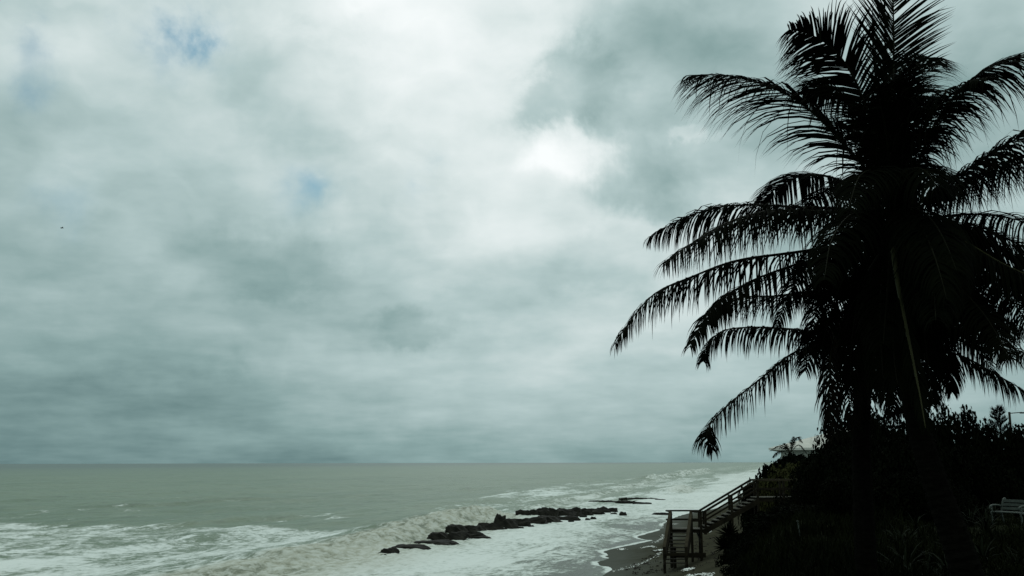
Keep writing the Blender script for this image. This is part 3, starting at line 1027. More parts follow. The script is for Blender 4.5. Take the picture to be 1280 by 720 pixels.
# crown shaft: bases of the petioles
cm = MB()
rnd = random.Random(2)
for k in range(18):
    a = k * 2.4
    o_ = crA - bA
    cm.tube([o_ + Vector((math.cos(a) * .12, math.sin(a) * .12, -0.35)), o_ + Vector((math.cos(a) * .2, math.sin(a) * .2, 0.05)), o_ + Vector((math.cos(a) * .34, math.sin(a) * .34, 0.42 + .2 * rnd.random()))], [0.09, 0.07, 0.035], 5)
cm.build('crown_shaft', M['bark'], palmA, smooth=True)
C0 = (1114, 272)
A = [
    # path in pixels, depth at tip, leaflet length, droop, roll, forward
    ([C0, (1092, 225), (1050, 175), (1003, 130), (955, 106), (905, 94), (861, 94)], DA - 0.9, 1.35, 0.24, 0.0, 1.3, -0.15),
    ([C0, (1100, 205), (1088, 150), (1066, 95), (1040, 60), (1010, 42), (986, 37)], DA - 1.2, 1.05, 0.17, 0.75, 0.95, -0.1),
    ([C0, (1100, 205), (1084, 160), (1058, 122), (1030, 108), (1004, 118)], DA + 1.2, 0.95, 0.24, 0.3, 0.8, 0.0),
    ([C0, (1104, 190), (1096, 110), (1091, 60), (1090, 16)], DA + 0.7, 0.62, 0.03, 1.3, 1.9),
    ([C0, (1112, 190), (1116, 110), (1117, 40), (1114, -40), (1106, -80)], DA + 0.5, 1.15, 0.03, 0.25, 0.95),
    ([C0, (1106, 200), (1104, 120), (1106, 50), (1104, -20)], DA + 1.2, 0.6, 0.03, 1.2, 1.8),
    ([C0, (1118, 200), (1126, 130), (1140, 90), (1158, 72), (1172, 80)], DA + 1.6, 0.9, 0.20, 0.5, 0.8),
    ([C0, (1120, 210), (1132, 150), (1146, 125), (1160, 122), (1172, 138)], DA + 1.9, 0.9, 0.25, 0.3, 0.7),
    ([(1128, 262), (1142, 220), (1166, 160), (1200, 112), (1242, 82), (1285, 67), (1320, 66)], DA - 0.8, 1.25, 0.26, 0.0, 1.0, -0.15),
    ([(1126, 275), (1160, 245), (1205, 215), (1250, 185), (1300, 160), (1350, 150)], DA - 1.2, 1.15, 0.36, 0.0, 0.7),
    ([(1126, 275), (1160, 252), (1205, 228), (1250, 205), (1300, 190), (1350, 195)], DA + 1.0, 1.1, 0.40, 0.0, 0.6),
    ([(1126, 282), (1170, 272), (1220, 268), (1275, 276), (1330, 300)], DA + 0.9, 1.0, 0.45, 0.0, 0.5),
    ([(1126, 284), (1170, 280), (1220, 286), (1275, 306), (1330, 340)], DA - 0.4, 1.0, 0.45, 0.0, 0.5),
    ([C0, (1060, 262), (1000, 259), (940, 256), (893, 260), (850, 275), (813, 296)], DA + 0.8, 0.95, 0.42, 0.0, 0.6),
    ([C0, (1070, 266), (1010, 264), (960, 264), (910, 278), (868, 302), (828, 330)], DA - 1.2, 1.05, 0.45, 0.0, 0.55),
    ([C0, (1078, 240), (1040, 222), (1005, 219), (975, 232), (950, 254)], DA + 2.2, 0.95, 0.28, 0.0, 0.9),
    ([(1108, 300), (1060, 306), (990, 316), (920, 326), (865, 346), (820, 366), (790, 398), (769, 430)], DA - 0.4, 0.80, 0.52, 0.0, 0.35),
    ([(1106, 306), (1050, 316), (985, 334), (930, 356), (890, 386), (862, 434)], DA - 1.0, 0.75, 0.45, 0.0, 0.5),
    ([(1126, 295), (1165, 290), (1205, 302), (1250, 328), (1300, 352), (1340, 380)], DA - 1.6, 1.0, 0.5, 0.0, 0.35),
    ([(1124, 300), (1170, 310), (1220, 340), (1262, 375), (1300, 420)], DA + 0.8, 1.0, 0.5, 0.0, 0.35),
    ([(1124, 300), (1160, 322), (1200, 360), (1235, 400), (1262, 450)], DA - 1.8, 0.9, 0.5, 0.0, 0.35),
    ([(1124, 296), (1180, 330), (1240, 352), (1300, 392)], DA + 1.8, 0.95, 0.5, 0.0, 0.35),
    # fronds that come towards the camera or go away from it
    ([C0, (1108, 235), (1095, 215), (1075, 220), (1060, 262)], DA - 2.6, 0.8, 0.30, 0.0, 0.6),
    ([C0, (1125, 235), (1140, 210), (1160, 215), (1178, 250)], DA + 2.8, 0.85, 0.30, 0.0, 0.6),
    ([C0, (1118, 220), (1128, 180), (1142, 165), (1155, 180)], DA + 2.2, 0.8, 0.22, 0.0, 0.7),
    ([C0, (1100, 225), (1080, 180), (1062, 160), (1042, 165)], DA + 2.0, 0.8, 0.20, 0.4, 0.7),
    ([C0, (1112, 225), (1108, 170), (1100, 130), (1096, 110)], DA - 2.0, 0.85, 0.12, 0.5, 0.8),
    ([C0, (1090, 262), (1062, 270), (1040, 300), (1030, 350)], DA - 2.4, 0.8, 0.45, 0.0, 0.4),
    ([C0, (1085, 270), (1056, 290), (1036, 330), (1030, 372)], DA + 2.3, 0.7, 0.45, 0.0, 0.4),
    ([C0, (1130, 280), (1150, 300), (1165, 350), (1170, 400)], DA - 2.6, 0.8, 0.45, 0.0, 0.4),
    ([C0, (1135, 275), (1165, 290), (1190, 330), (1200, 385)], DA + 2.3, 0.85, 0.45, 0.0, 0.4),
    ([C0, (1112, 290), (1100, 330), (1090, 380), (1085, 420)], DA + 1.6, 0.8, 0.35, 0.0, 0.4),
    ([(1118, 300), (1112, 330), (1108, 380), (1104, 430)], DA - 1.2, 0.75, 0.35, 0.0, 0.4),
]
for k, (pp, d1, Lm, dr, ro, fw, *li) in enumerate(A):
    frond(palmA, path(pp, DA, d1), Lm, dr, ro, fw, lift=li[0] if li else 0.2, n=155 if len(pp) > 5 else 115, seed=100 + k, rmat='rachis_pale' if pp[1] == (1165, 290) else 'rachis')
for k, (pp, d1) in enumerate([([(1112, 305), (1104, 345), (1100, 400), (1103, 455), (1106, 500)], DA - 0.9), ([(1122, 305), (1140, 345), (1152, 400), (1160, 455), (1166, 505)], DA - 0.5),
                              ([(1122, 305), (1148, 350), (1170, 400), (1184, 450), (1190, 490)], DA + 0.7), ([(1110, 305), (1086, 340), (1070, 390), (1064, 440), (1064, 480)], DA + 0.7),
                              ([(1118, 305), (1128, 360), (1132, 420), (1130, 480)], DA + 0.9), ([(1116, 305), (1118, 350), (1116, 400), (1118, 450), (1122, 480)], DA - 1.0)]):
    frond(palmA, path(pp, DA, d1), 0.62, 0.42, 0.0, 0.8, n=100, seed=150 + k, lift=0.0)
# old frond hanging down in front of the trunk, yellow stalk
frond(palmA, path([(1117, 310), (1121, 345), (1130, 395), (1141, 450), (1150, 495), (1157, 535)], DA - 1.3, DA - 2.0), 0.45, 0.5, 0.0, 0.9, n=60, seed=171, rmat='rachis_pale', r0=0.042, start=0.3)



def fill_fronds(parent, crown, count, azs, els, length, seed, Lm):
    """fronds that arch out of the crown under their own weight"""
    rnd = random.Random(seed)
    for k in range(count):
        az = math.radians(rnd.uniform(*azs[k % len(azs)]))
        el = math.radians(rnd.uniform(*els))
        d = Vector((math.cos(az) * math.cos(el), math.sin(az) * math.cos(el), math.sin(el)))
        q = crown + d * 0.1
        pts = [q.copy()]
        ln = length * rnd.uniform(.8, 1.1)
        for j in range(6):
            q = q + d * ln / 6
            pts.append(q.copy())
            d = (d + Vector((0, 0, -0.26))).normalized()
        frond(parent, pts, Lm * rnd.uniform(.9, 1.1), 0.3 + 0.2 * rnd.random(), 0.0, 0.6, n=100, seed=seed * 50 + k)


# azimuth 0 is to the right, 90 away from the camera
fill_fronds(palmA, crA + Vector((0, 0, 0.2)), 6, [(75, 115), (255, 285)], (20, 65), 2.9, 21, 0.9)
fill_fronds(palmA, crA + Vector((0, 0, 0.1)), 11, [(60, 115), (245, 300), (-40, 40), (20, 60)], (-15, 14), 2.9, 23, 0.85)
DB = 17.0
bB = at(1078, 640, DB)
bB.z = bz(bB.x, bB.y) - 0.1
palmB = empty('coconut_palm', bB)
tag(palmB, 'shorter farther coconut palm with thin straight trunk and low drooping fronds', 'palm tree', 'coconut palms on the bluff')
crB = at(1084, 398, DB)
trunk(palmB, [bB, at(1077, 580, DB), at(1078, 500, DB), at(1081, 440, DB), crB], [0.19, 0.16, 0.145, 0.14, 0.135], 40)
K0 = (1084, 385)
B = [
    ([K0, (1060, 366), (1015, 364), (970, 370), (925, 372), (895, 388), (886, 405)], DB - 0.6, 0.80, 0.45, 0.0, 0.5),
    ([K0, (1060, 398), (1030, 414), (985, 411), (945, 409), (905, 413), (884, 432), (879, 452)], DB + 0.6, 0.80, 0.5, 0.0, 0.35),
    ([K0, (1062, 418), (1030, 428), (990, 442), (955, 470), (915, 502), (888, 530), (884, 548), (891, 563)], DB - 0.6, 0.74, 0.5, 0.0, 0.35),
    ([K0, (1100, 378), (1140, 372), (1190, 382), (1240, 393), (1300, 420)], DB - 0.8, 1.0, 0.5, 0.0, 0.4),
    ([K0, (1105, 392), (1150, 402), (1205, 414), (1255, 430), (1310, 460)], DB + 0.8, 0.8, 0.5, 0.0, 0.4),
    ([K0, (1110, 405), (1155, 430), (1205, 446), (1245, 468), (1285, 492), (1315, 520)], DB - 1.0, 0.66, 0.5, 0.0, 0.4),
    ([K0, (1110, 350), (1150, 340), (1190, 350), (1225, 390)], DB + 2.4, 0.95, 0.35, 0.0, 0.5),
    ([K0, (1085, 345), (1092, 320), (1105, 310), (1125, 330)], DB + 3.0, 0.95, 0.25, 0.0, 0.5),
    ([K0, (1075, 350), (1064, 330), (1045, 325), (1030, 345)], DB - 2.0, 0.9, 0.35, 0.0, 0.5),
    ([K0, (1062, 395), (1045, 405), (1032, 430), (1028, 460)], DB + 2.2, 0.6, 0.45, 0.0, 0.4),
    ([K0, (1105, 385), (1130, 395), (1150, 425), (1160, 470), (1160, 505)], DB - 2.4, 0.85, 0.45, 0.0, 0.4),
    ([K0, (1110, 390), (1145, 405), (1165, 435), (1185, 480)], DB + 2.0, 0.85, 0.45, 0.0, 0.4),
    ([K0, (1080, 420), (1098, 440), (1112, 470), (1122, 500)], DB + 1.8, 0.75, 0.2, 0.0, 0.4),
]
for k, (pp, d1, Lm, dr, ro, fw) in enumerate(B):
    frond(palmB, path(pp, DB, d1), Lm, dr, ro, fw, n=155 if len(pp) > 5 else 110, seed=200 + k, wide=1.0)
fill_fronds(palmB, crB + Vector((0, 0, 0.15)), 15, [(50, 110), (250, 310), (-40, 40), (20, 70), (290, 330)], (0, 48), 2.7, 22, 0.85)
for k, (pp, d1) in enumerate([([K0, (1058, 395), (1042, 425), (1037, 470), (1037, 515), (1042, 545)], DB - 1.0),
                              ([K0, (1064, 405), (1055, 440), (1058, 480), (1064, 515), (1069, 530)], DB - 0.6),
                              ([K0, (1050, 400), (1038, 440), (1040, 500), (1034, 540)], DB + 0.6),
                              ([K0, (1090, 420), (1092, 455), (1090, 500)], DB - 0.8), ([K0, (1098, 415), (1110, 450), (1116, 495), (1114, 520)], DB - 0.7),
                              ([K0, (1076, 420), (1072, 460), (1072, 505)], DB - 0.7)]):
    fr = frond(palmB, path(pp, DB, d1), 0.62, 0.5, 0.0, 0.8, n=70, seed=240 + k, mat='dead_frond', start=0.2)
    fr['label'] = 'dead frond hanging straight down beside the trunk'
print('palms done')


# ------------------------------------------------------------------ hedge bushes
def bush_mesh(seed, nleaf, leaf=0.085, lobes=11):
    """unit bush about 2 wide and 1 tall: leaves through the volume of lobes, plus stems"""
    rnd = np.random.default_rng(seed)
    cen, rad = [], []
    for k in range(lobes):
        a = rnd.uniform(0, 6.28)
        r = rnd.uniform(0.0, 0.62)
        cen.append((math.cos(a) * r, math.sin(a) * r, rnd.uniform(0.22, 0.72) * (1 - 0.35 * r)))
        rad.append(rnd.uniform(0.20, 0.36))
    cen, rad = np.array(cen), np.array(rad)
    idx = rnd.integers(0, lobes, nleaf)
    dirn = rnd.normal(size=(nleaf, 3))
    dirn /= np.linalg.norm(dirn, axis=1)[:, None]
    rr_ = rnd.uniform(0.35, 1.0, nleaf) ** 0.45
    spike = 1 + 0.12 * (rnd.random(nleaf) ** 5)
    pos = cen[idx] + dirn * (rad[idx] * rr_ * spike)[:, None]
    pos[:, 2] = np.abs(pos[:, 2])
    pos[:, 2] /= np.percentile(pos[:, 2], 99.6)
    pos[:, :2] /= np.percentile(np.abs(pos[:, :2]), 99)
    nrm = dirn + rnd.normal(size=(nleaf, 3)) * 0.7
    nrm /= np.linalg.norm(nrm, axis=1)[:, None]
    ref = rnd.normal(size=(nleaf, 3))
    a = np.cross(nrm, ref)
    a /= np.linalg.norm(a, axis=1)[:, None]
    b_ = np.cross(nrm, a)
    sz = leaf * rnd.uniform(0.6, 1.15, nleaf)
    ring = [(math.cos(q) * (1.0 if abs(math.cos(q)) < .9 else 1.12), math.sin(q) * 0.9) for q in np.arange(6) * math.pi / 3]
    V = np.stack([pos + a * (sz * c)[:, None] * 0.5 + b_ * (sz * s_)[:, None] * 0.5 + nrm * (sz * 0.10 * (1 if k % 3 else -1))[:, None] for k, (c, s_) in enumerate(ring)], 1)
    me = bpy.data.meshes.new('foliage')
    me.vertices.add(nleaf * 6)
    me.vertices.foreach_set('co', V.reshape(-1).astype(np.float32))
    me.loops.add(nleaf * 6)
    me.loops.foreach_set('vertex_index', np.arange(nleaf * 6, dtype=np.int32))
    me.polygons.add(nleaf)
    me.polygons.foreach_set('loop_start', np.arange(0, nleaf * 6, 6, dtype=np.int32))
    me.update(calc_edges=True)
    me.materials.append(M['leaf'])
    sm = MB()
    for k in range(lobes):
        c = Vector(cen[k])
        sm.tube([Vector((c.x * 0.15, c.y * 0.15, -0.08)), Vector((c.x * 0.5, c.y * 0.5, c.z * 0.45)), c, c + Vector((rnd.normal() * .05, rnd.normal() * .05, rad[k] * 0.9))], [0.022, 0.016, 0.009, 0.003], 5)
    st_ = sm.mesh('stems')
    st_.materials.append(M['stem'])
    return me, st_


bvars = [bush_mesh(60 + k, 5200, 0.062) for k in range(4)]       # big sea grapes
svars = [bush_mesh(80 + k, 1700, 0.11, 8) for k in range(3)]     # smaller shrubs
rb = random.Random(31)


def bush(name, px, py, Y, rx, label, group, small=False, ry=None, cat='bush', zb=None, olive=False):
    topp = at(px, py - (0 if small else 4), Y)
    x, y = topp.x, topp.y
    g = bz(x, y) - 0.1 if zb is None else zb
    h = max(0.5, topp.z - g)
    fo, stm = rb.choice(svars if small else bvars)
    o = empty(name, (x, y, g), rb.uniform(0, 6.28))
    mx = 1.0
    o.scale = (rx, ry or rx, h / mx)
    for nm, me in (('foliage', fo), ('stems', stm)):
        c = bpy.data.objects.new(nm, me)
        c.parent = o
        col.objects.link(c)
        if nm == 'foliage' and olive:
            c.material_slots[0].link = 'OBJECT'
            c.material_slots[0].material = M['lit_olive_leaf']
        if nm == 'foliage':
            c['kind'] = 'stuff'
    tag(o, label, cat, group)
    return o


GH = 'dense black hedge on the bluff'
for kk_, (px, py, Y, rx) in enumerate([(1056, 536, 50, 1.3), (1062, 527, 50, 1.7), (1080, 522, 48, 1.7), (1105, 520, 47, 1.7), (1130, 522, 46, 1.6), (1158, 520, 46, 1.7), (1183, 516, 47, 1.7), (1207, 518, 47, 1.5), (1228, 531, 47, 1.6), (1252, 541, 48, 1.9), (1282, 541, 50, 1.9), (1312, 540, 50, 2)]):
    bush('hedge_bush', px, py, Y, rx, 'tall round-leaved hedge bush on the dark skyline, %s from the left' % ORD[kk_], GH + ', skyline row')
for kk_, (px, py, Y, rx) in enumerate([(1018, 575, 50, 1.5), (1045, 562, 46, 1.6), (1075, 556, 43, 1.6), (1105, 552, 42, 1.6), (1135, 553, 41, 1.7), (1165, 556, 41, 1.7), (1195, 566, 43, 1.6), (1222, 572, 45, 1.6), (1250, 578, 46, 1.7), (1280, 580, 46, 1.8)]):
    bush('hedge_bush', px, py, Y, rx, 'round-leaved bush in the black middle of the hedge, %s from the left' % ORD[kk_], GH + ', middle row')
for kk_, (px, py, Y, rx) in enumerate([(985, 634, 50, 1.0), (1003, 620, 48, 1.2), (1025, 604, 46, 1.3), (1052, 598, 40, 1.3), (1080, 596, 37, 1.3), (1110, 596, 36, 1.3), (1140, 598, 36, 1.3), (1168, 604, 36, 1.2), (1190, 612, 38, 1.0)]):
    bush('hedge_bush', px, py, Y, rx, 'low bush at the front of the hedge, %s from the stair deck' % ORD[kk_], GH + ', front row')
GS = 'shrubs on the bluff edge beyond the stairs'
for kk_, (px, py, Y, rx) in enumerate([(941, 602, 69, 1.0), (950, 592, 72, 1.3), (958, 600, 66, 1.1), (963, 582, 74, 1.5), (975, 585, 66, 1.6), (979, 573, 76, 1.6), (990, 569, 75, 1.2), (994, 569, 76, 1.8), (995, 580, 64, 1.8), (1012, 571, 72, 2.0), (1020, 572, 64, 1.8), (1036, 558, 66, 1.5), (1060, 556, 60, 1.5)]):
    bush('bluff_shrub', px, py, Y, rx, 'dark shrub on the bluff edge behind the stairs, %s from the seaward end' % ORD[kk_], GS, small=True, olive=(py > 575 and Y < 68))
GF = 'shrubs on the bluff face below the stairs'
for kk_, (px, py, Y, rx) in enumerate([(908, 690, 51, 0.7), (915, 672, 53, 0.7), (918, 684, 50, 0.75), (925, 700, 44, 0.7), (928, 668, 52, 0.9), (935, 684, 47, 0.9), (940, 652, 54, 1.0), (945, 664, 50, 1.1), (945, 694, 42, 0.8), (948, 640, 57.2, 0.9), (955, 676, 46, 1.1), (962, 640, 54, 1.2), (965, 652, 50, 1.2), (968, 680, 41, 1.0), (980, 656, 46, 1.2), (990, 665, 40, 1.0), (1000, 648, 44, 1.2), (1020, 640, 42, 1.2)]):
    bush('slope_shrub', px, py, Y, rx, 'dark scrubby shrub on the bluff face below the stairs, %s from the left' % ORD[kk_], GF, small=True)
# shrubs that reach in at the foot of the picture, on the edge of the near bluff
for kk_, (px, py, Y, rx) in enumerate([(922, 716, 33, 0.6), (932, 704, 36, 0.7), (940, 712, 30, 0.6), (958, 700, 30, 0.6)]):
    bush('edge_shrub', px, py, Y, rx, 'low dark shrub at the foot of the bluff edge, %s from the left' % ORD[kk_], 'shrubs on the near bluff edge', small=True)


# ------------------------------------------------------------------ blades: grass, yucca, strap-leaved plants
def blade(V, Fc, base, az, ln, w, lean, bend, seg=3):
    d = Vector((math.cos(az) * math.sin(lean), math.sin(az) * math.sin(lean), math.cos(lean)))
    s = Vector((-math.sin(az), math.cos(az), 0))
    out = Vector((math.cos(az), math.sin(az), 0))
    q = Vector(base)
    i0 = len(V)
    for j in range(seg):
        k = w * (1 - 0.6 * (j / seg) ** 2)
        V.append(tuple(q - s * k))
        V.append(tuple(q + s * k))
        q = q + d * (ln / seg)
        d = (d + out * bend * 0.4 + Vector((0, 0, -bend))).normalized()
    V.append(tuple(q))
    for j in range(seg - 1):
        a = i0 + 2 * j
        Fc.append((a, a + 1, a + 3, a + 2))
    e_ = i0 + 2 * (seg - 1)
    Fc.append((e_, e_ + 1, e_ + 2))


rg_ = random.Random(77)
gp = []
for k in range(26000):
    Y = 15 + 40 * rg_.random() ** 1.3
    tx = rg_.uniform(0.16, 0.60)
    gp.append((Y * tx, Y))
gx = np.array(gp)
gzv = bluff_z(gx[:, 0], gx[:, 1])
gs, gd = sd(gx[:, 0], gx[:, 1])
gn = fbm(gx[:, 0] * 0.5, gx[:, 1] * 0.5, 3)
V, Fc = [], []
for (x, y), z, d, nn in zip(gp, gzv, gd, gn):
    if d > -10.3:
        continue
    tall = 0.22 + 0.75 * max(0.0, nn - 0.38) * 2.2
    if x / y > 0.42 and y > 30:
        tall *= 0.35
    for j in range(2):
        blade(V, Fc, (x + rg_.uniform(-.1, .1), y + rg_.uniform(-.1, .1), z - 0.03), rg_.uniform(0, 6.28), tall * rg_.uniform(.6, 1.2), 0.009 + 0.006 * rg_.random(), rg_.uniform(0, .5), rg_.uniform(.05, .45))
me = bpy.data.meshes.new('grass')
me.from_pydata(V, [], Fc)
tag(link_mesh('grass', me, M['grass']), 'tall dark grass covering the near bluff top', 'grass', kind='stuff')


def rosette(name, loc, n, ln, w, lean0, lean1, bend, seed, label, cat, group, mat, stiff=False):
    rnd = random.Random(seed)
    o = empty(name, loc)
    tag(o, label, cat, group)
    V, Fc = [], []
    for k in range(n):
        blade(V, Fc, (rnd.uniform(-.05, .05), rnd.uniform(-.05, .05), -0.05), k * 2.399 + rnd.uniform(-.2, .2), ln * rnd.uniform(.7, 1.1), w, lean0 + (lean1 - lean0) * (k / n) + rnd.uniform(-.1, .1), bend * rnd.uniform(.6, 1.3), 4)
    if stiff:
        for k in range(n):
            az = k * 2.399 + rnd.uniform(-.2, .2)
            le = lean0 + (lean1 - lean0) * (k / n) + rnd.uniform(-.1, .1)
            d = Vector((math.cos(az) * math.sin(le), math.sin(az) * math.sin(le), math.cos(le)))
            u_ = Vector((-math.cos(az) * math.cos(le), -math.sin(az) * math.cos(le), math.sin(le)))
            L2 = ln * rnd.uniform(.7, 1.1)
            i0 = len(V)
            V += [tuple(u_ * w), tuple(u_ * -w), tuple(d * L2 * .6 + u_ * w * .9), tuple(d * L2 * .6 - u_ * w * .9), tuple(d * L2)]
            Fc += [(i0, i0 + 1, i0 + 3, i0 + 2), (i0 + 2, i0 + 3, i0 + 4)]
    me = bpy.data.meshes.new('leaves')
    me.from_pydata(V, [], Fc)
    lf = link_mesh('leaves', me, M[mat], o)
    lf['kind'] = 'stuff'
    MB().tube([(0, 0, -0.3), (0, 0, 0.02)], [0.07, 0.05], 6).build('stem', M['stem'], o)
    return o


def on_bluff(px, py, Y):
    q = at(px, py, Y)
    return (q.x, q.y, bz(q.x, q.y))


for k, (px, py, Y) in enumerate([(911, 668, 53.5), (906, 684, 51.5)]):
    q = at(px, py, Y)
    rosette('yucca', (q.x, q.y, q.z), 70, 0.75, 0.03, 0.1, 2.0, 0.02, 300 + k,
            ['spiky dark yucca beside the lower stair landing, upper of two', 'spiky dark yucca beside the lower stair landing, lower of two'][k], 'yucca', 'yuccas beside the stairs', 'leaf', True)
rp = random.Random(8)
for k, (px, py) in enumerate(sorted((rp.uniform(1120, 1290), rp.uniform(655, 735)) for _ in range(20))):
    Y = 2.15 * F / (py - 574)
    loc = on_bluff(px, py, Y)
    rosette('strap_leaf_plant', loc, rp.randint(16, 26), rp.uniform(0.55, 0.95), 0.026, 0.15, 1.0, 0.30, 400 + k, 'clump of broad arching strap leaves by the leaning trunk, %s from the left' % ORD[k], 'plant', 'strap-leaved plants near the palm trunk', 'strap')
for k, (px, py, Y) in enumerate(sorted([(1205, 622, 38), (1225, 628, 37), (1188, 632, 34), (1212, 640, 33), (1240, 612, 41), (1268, 612, 41), (1232, 655, 31)])):
    rosette('tuft', on_bluff(px, py, Y), 34, 0.95, 0.020, 0.1, 0.9, 0.28, 500 + k, 'tall arching grass tuft beside the white bench, %s from the left' % ORD[k], 'grass tuft', 'grass tufts by the bench', 'strap')

# ------------------------------------------------------------------ small palm before the roof
q = at(986, 572, 80)
sp = empty('small_palm', (q.x, q.y, bz(q.x, q.y)))
tag(sp, 'small bushy palm with short arching fronds before the white roof', 'palm tree')
top = at(988, 566, 80)
MB().tube([(0, 0, -0.2), tuple(top - Vector(sp.location))], [0.16, 0.13], 8).build('trunk', M['bark'], sp)
for k, (ex, ey, mx_, my_) in enumerate([(1003, 553, 996, 547), (963, 563, 974, 558), (980, 554, 983, 558), (966, 572, 974, 564), (1008, 566, 998, 556), (992, 546, 990, 556), (975, 556, 981, 559)]):
    frond(sp, [top, at(mx_, my_, 80 + (k % 3 - 1) * .5), at(ex, ey, 80 + (k % 3 - 1) * .9)], 0.5, 0.25, 0.0, 0.8, n=34, seed=600 + k, start=0.2, wide=1.7)

# ------------------------------------------------------------------ feathery tree and pole on the skyline
q = at(1251, 560, 56)
ft = empty('feathery_tree', (q.x, q.y, bz(q.x, q.y)))
tag(ft, 'small feathery needle-leaved tree rising above the hedge beside the pole', 'tree')
tp = at(1249, 512, 56) - Vector(ft.location)
MB().tube([(0, 0, -.2), (0.05, 0, tp.z * .6), tuple(tp)], [0.10, 0.07, 0.015], 7).build('trunk', M['stem'], ft)
V, Fc = [], []
lm = MB()
rnd = random.Random(14)
for k in range(46):
    u = 0.45 + 0.55 * (k / 46)
    base = Vector((0.05 * (1 - u), 0, tp.z * u))
    a = k * 2.4 + rnd.uniform(-.3, .3)
    ln = (1.05 - u) * 1.55 + 0.22
    if u < 0.6:
        ln *= 0.8
    dv = Vector((math.cos(a), math.sin(a), 0.65))
    tip = base + dv.normalized() * ln
    mid_ = base.lerp(tip, .5) + Vector((0, 0, -.05))
    lm.tube([base, mid_, tip], [0.015, 0.01, 0.004], 4)
    for j in range(80):
        w_ = rnd.uniform(.25, 1)
        b0 = base.lerp(tip, w_)
        blade(V, Fc, b0, a + rnd.uniform(-1.6, 1.6), rnd.uniform(.16, .36), 0.011, rnd.uniform(.1, 1.3), 0.2, 2)
me = bpy.data.meshes.new('crown')
me.from_pydata(V, [], Fc)
link_mesh('crown', me, M['leaf'], ft)['kind'] = 'stuff'
lm.build('limbs', M['stem'], ft)
q = at(1265.5, 560, 60)
pole = empty('lamp_pole', (q.x, q.y, bz(q.x, q.y)))
tag(pole, 'thin dark pole with a side arm above the hedge skyline', 'pole')
hz = at(1265.5, 515, 60).z - pole.location.z
MB().tube([(0, 0, -.3), (0, 0, hz)], [0.085, 0.07], 8).build('shaft', M['pole'], pole)
MB().bar((0, 0, hz - 0.08), (0.75, 0, hz - 0.02), 0.05, 0.05).build('arm', M['pole'], pole)
MB().box((0.78, 0, hz - 0.05), 0.26, 0.14, 0.08).build('lamp_head', M['pole'], pole)
MB().bar((0.07, 0, hz - 1.0), (0.5, 0, hz - 0.85), 0.03, 0.03).build('bracket', M['pole'], pole)

# ------------------------------------------------------------------ bench, stake and posts
BYd = 36.0
bq = at(1266, 655, BYd)
bench = empty('garden_bench', (bq.x, bq.y, bz(bq.x, bq.y)), math.radians(112))
tag(bench, 'white garden bench with curled end frames standing on the grass', 'bench')
bl = 1.25
# local axes: x along the bench, y towards its front
for sx_ in (-bl / 2, bl / 2):
    mb = MB()
    mb.tube(spline([(sx_, -0.30, 0.0), (sx_, -0.22, 0.22), (sx_, -0.20, 0.42), (sx_, -0.26, 0.66), (sx_, -0.34, 0.86), (sx_, -0.42, 0.88), (sx_, -0.42, 0.80)], 18), 0.032, 6)
    mb.tube(spline([(sx_, 0.30, 0.0), (sx_, 0.25, 0.2), (sx_, 0.30, 0.40), (sx_, 0.27, 0.44)], 10), 0.030, 6)
    mb.tube([(sx_, -0.21, 0.40), (sx_, 0.02, 0.38), (sx_, 0.28, 0.42)], 0.030, 6)
    mb.tube(spline([(sx_, -0.24, 0.62), (sx_, 0.0, 0.66), (sx_, 0.22, 0.66), (sx_, 0.34, 0.60), (sx_, 0.32, 0.52), (sx_, 0.25, 0.53)], 14), 0.032, 6)
    mb.tube(spline([(sx_, 0.27, 0.42), (sx_, 0.23, 0.52), (sx_, 0.27, 0.62)], 6), 0.026, 6)
    mb.build('end_frame', M['white'], bench, smooth=True)
for k in range(4):
    y = -0.14 + k * 0.125
    MB().bar((-bl / 2, y, 0.435), (bl / 2, y, 0.435), 0.10, 0.03).build('seat_slat', M['white'], bench)
for k in range(3):
    z = 0.55 + k * 0.13
    MB().bar((-bl / 2, -0.20 - k * 0.045, z), (bl / 2, -0.20 - k * 0.045, z), 0.025, 0.095).build('back_slat', M['white'], bench)

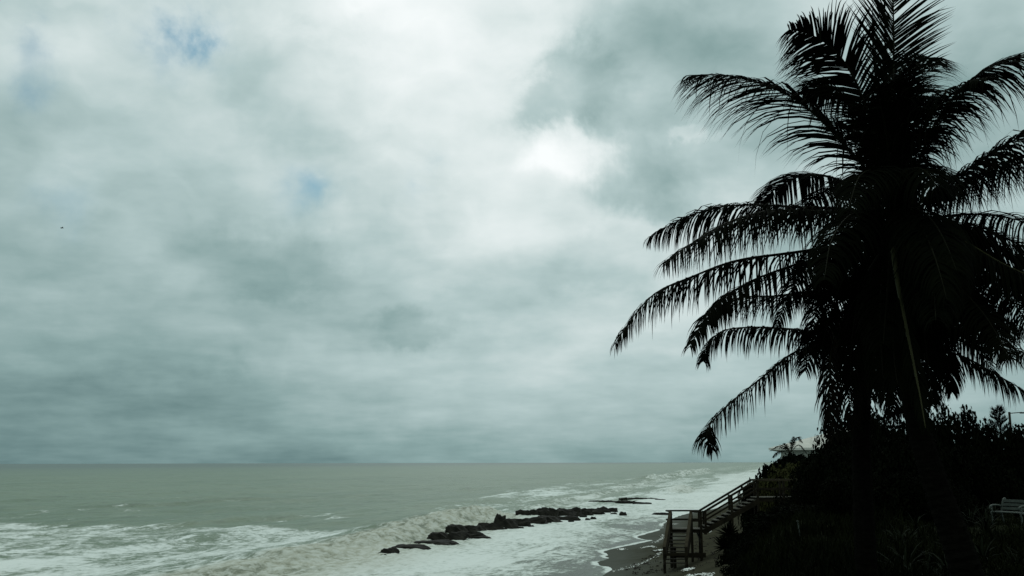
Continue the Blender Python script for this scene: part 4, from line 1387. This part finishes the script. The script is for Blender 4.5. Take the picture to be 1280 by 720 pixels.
q0, q1 = at(997, 652, 30), at(1001.5, 680, 30)
g = bz(q1.x, q1.y)
sk = MB().tube([(q1.x, q1.y, g - .1), tuple(q0)], [0.022, 0.018], 6)
i0 = len(sk.v)
sk.tube([tuple(q0), (q0.x, q0.y, q0.z + 0.03)], [0.03, 0.03], 6)
tag(sk.build('stake', M['white']), 'thin white stake leaning in the grass below the hedge', 'stake')
for k, (px, py, Y, lab) in enumerate([(1012, 590, 61.5, 'short pale post standing above the upper stair rail'), (1045, 586, 53, 'small pale post in the hedge right of the deck')]):
    t_ = at(px, py, Y)
    o = MB()
    g = bz(t_.x, t_.y)
    o.tube([(t_.x, t_.y, g - .2), (t_.x, t_.y, t_.z - 0.14)], [0.05, 0.05], 7)
    o.tube([(t_.x, t_.y, t_.z - 0.14), (t_.x, t_.y, t_.z - 0.02), (t_.x, t_.y, t_.z + 0.05)], [0.075, 0.085, 0.03], 7)
    tag(o.build('pale_post', M['white']), lab, 'post', 'pale posts by the deck')

# ------------------------------------------------------------------ far sea bird
q = at(77.5, 285, 150)
bird = empty('sea_bird', q, 0.5)
tag(bird, 'tiny dark sea bird gliding far off before the clouds', 'bird')
MB().tube(spline([(-0.26, 0, -.02), (-0.16, 0, 0), (0.0, 0, 0.01), (0.16, 0, 0.02), (0.27, 0, 0.0)], 9), [0.02, 0.045, 0.06, 0.07, 0.068, 0.06, 0.048, 0.03, 0.008], 8).build('body', M['bird'], bird, smooth=True)
for s_ in (-1, 1):
    w = MB()
    ring = [(0.10, 0.03 * s_, 0.03), (0.14, 0.28 * s_, 0.12), (0.02, 0.62 * s_, 0.05), (-0.03, 0.60 * s_, 0.045), (0.0, 0.28 * s_, 0.11), (-0.08, 0.03 * s_, 0.02)]
    n_ = len(ring)
    w.v = [(a, b_, c + .012) for a, b_, c in ring] + [(a, b_, c - .012) for a, b_, c in ring]
    w.f = [(0, 1, 4, 5), (1, 2, 3, 4), (11, 10, 7, 6), (10, 9, 8, 7)] + [(i, (i + 1) % n_, n_ + (i + 1) % n_, n_ + i) for i in range(n_)]
    w.build('wing', M['bird'], bird)
print('objects', len(bpy.data.objects))
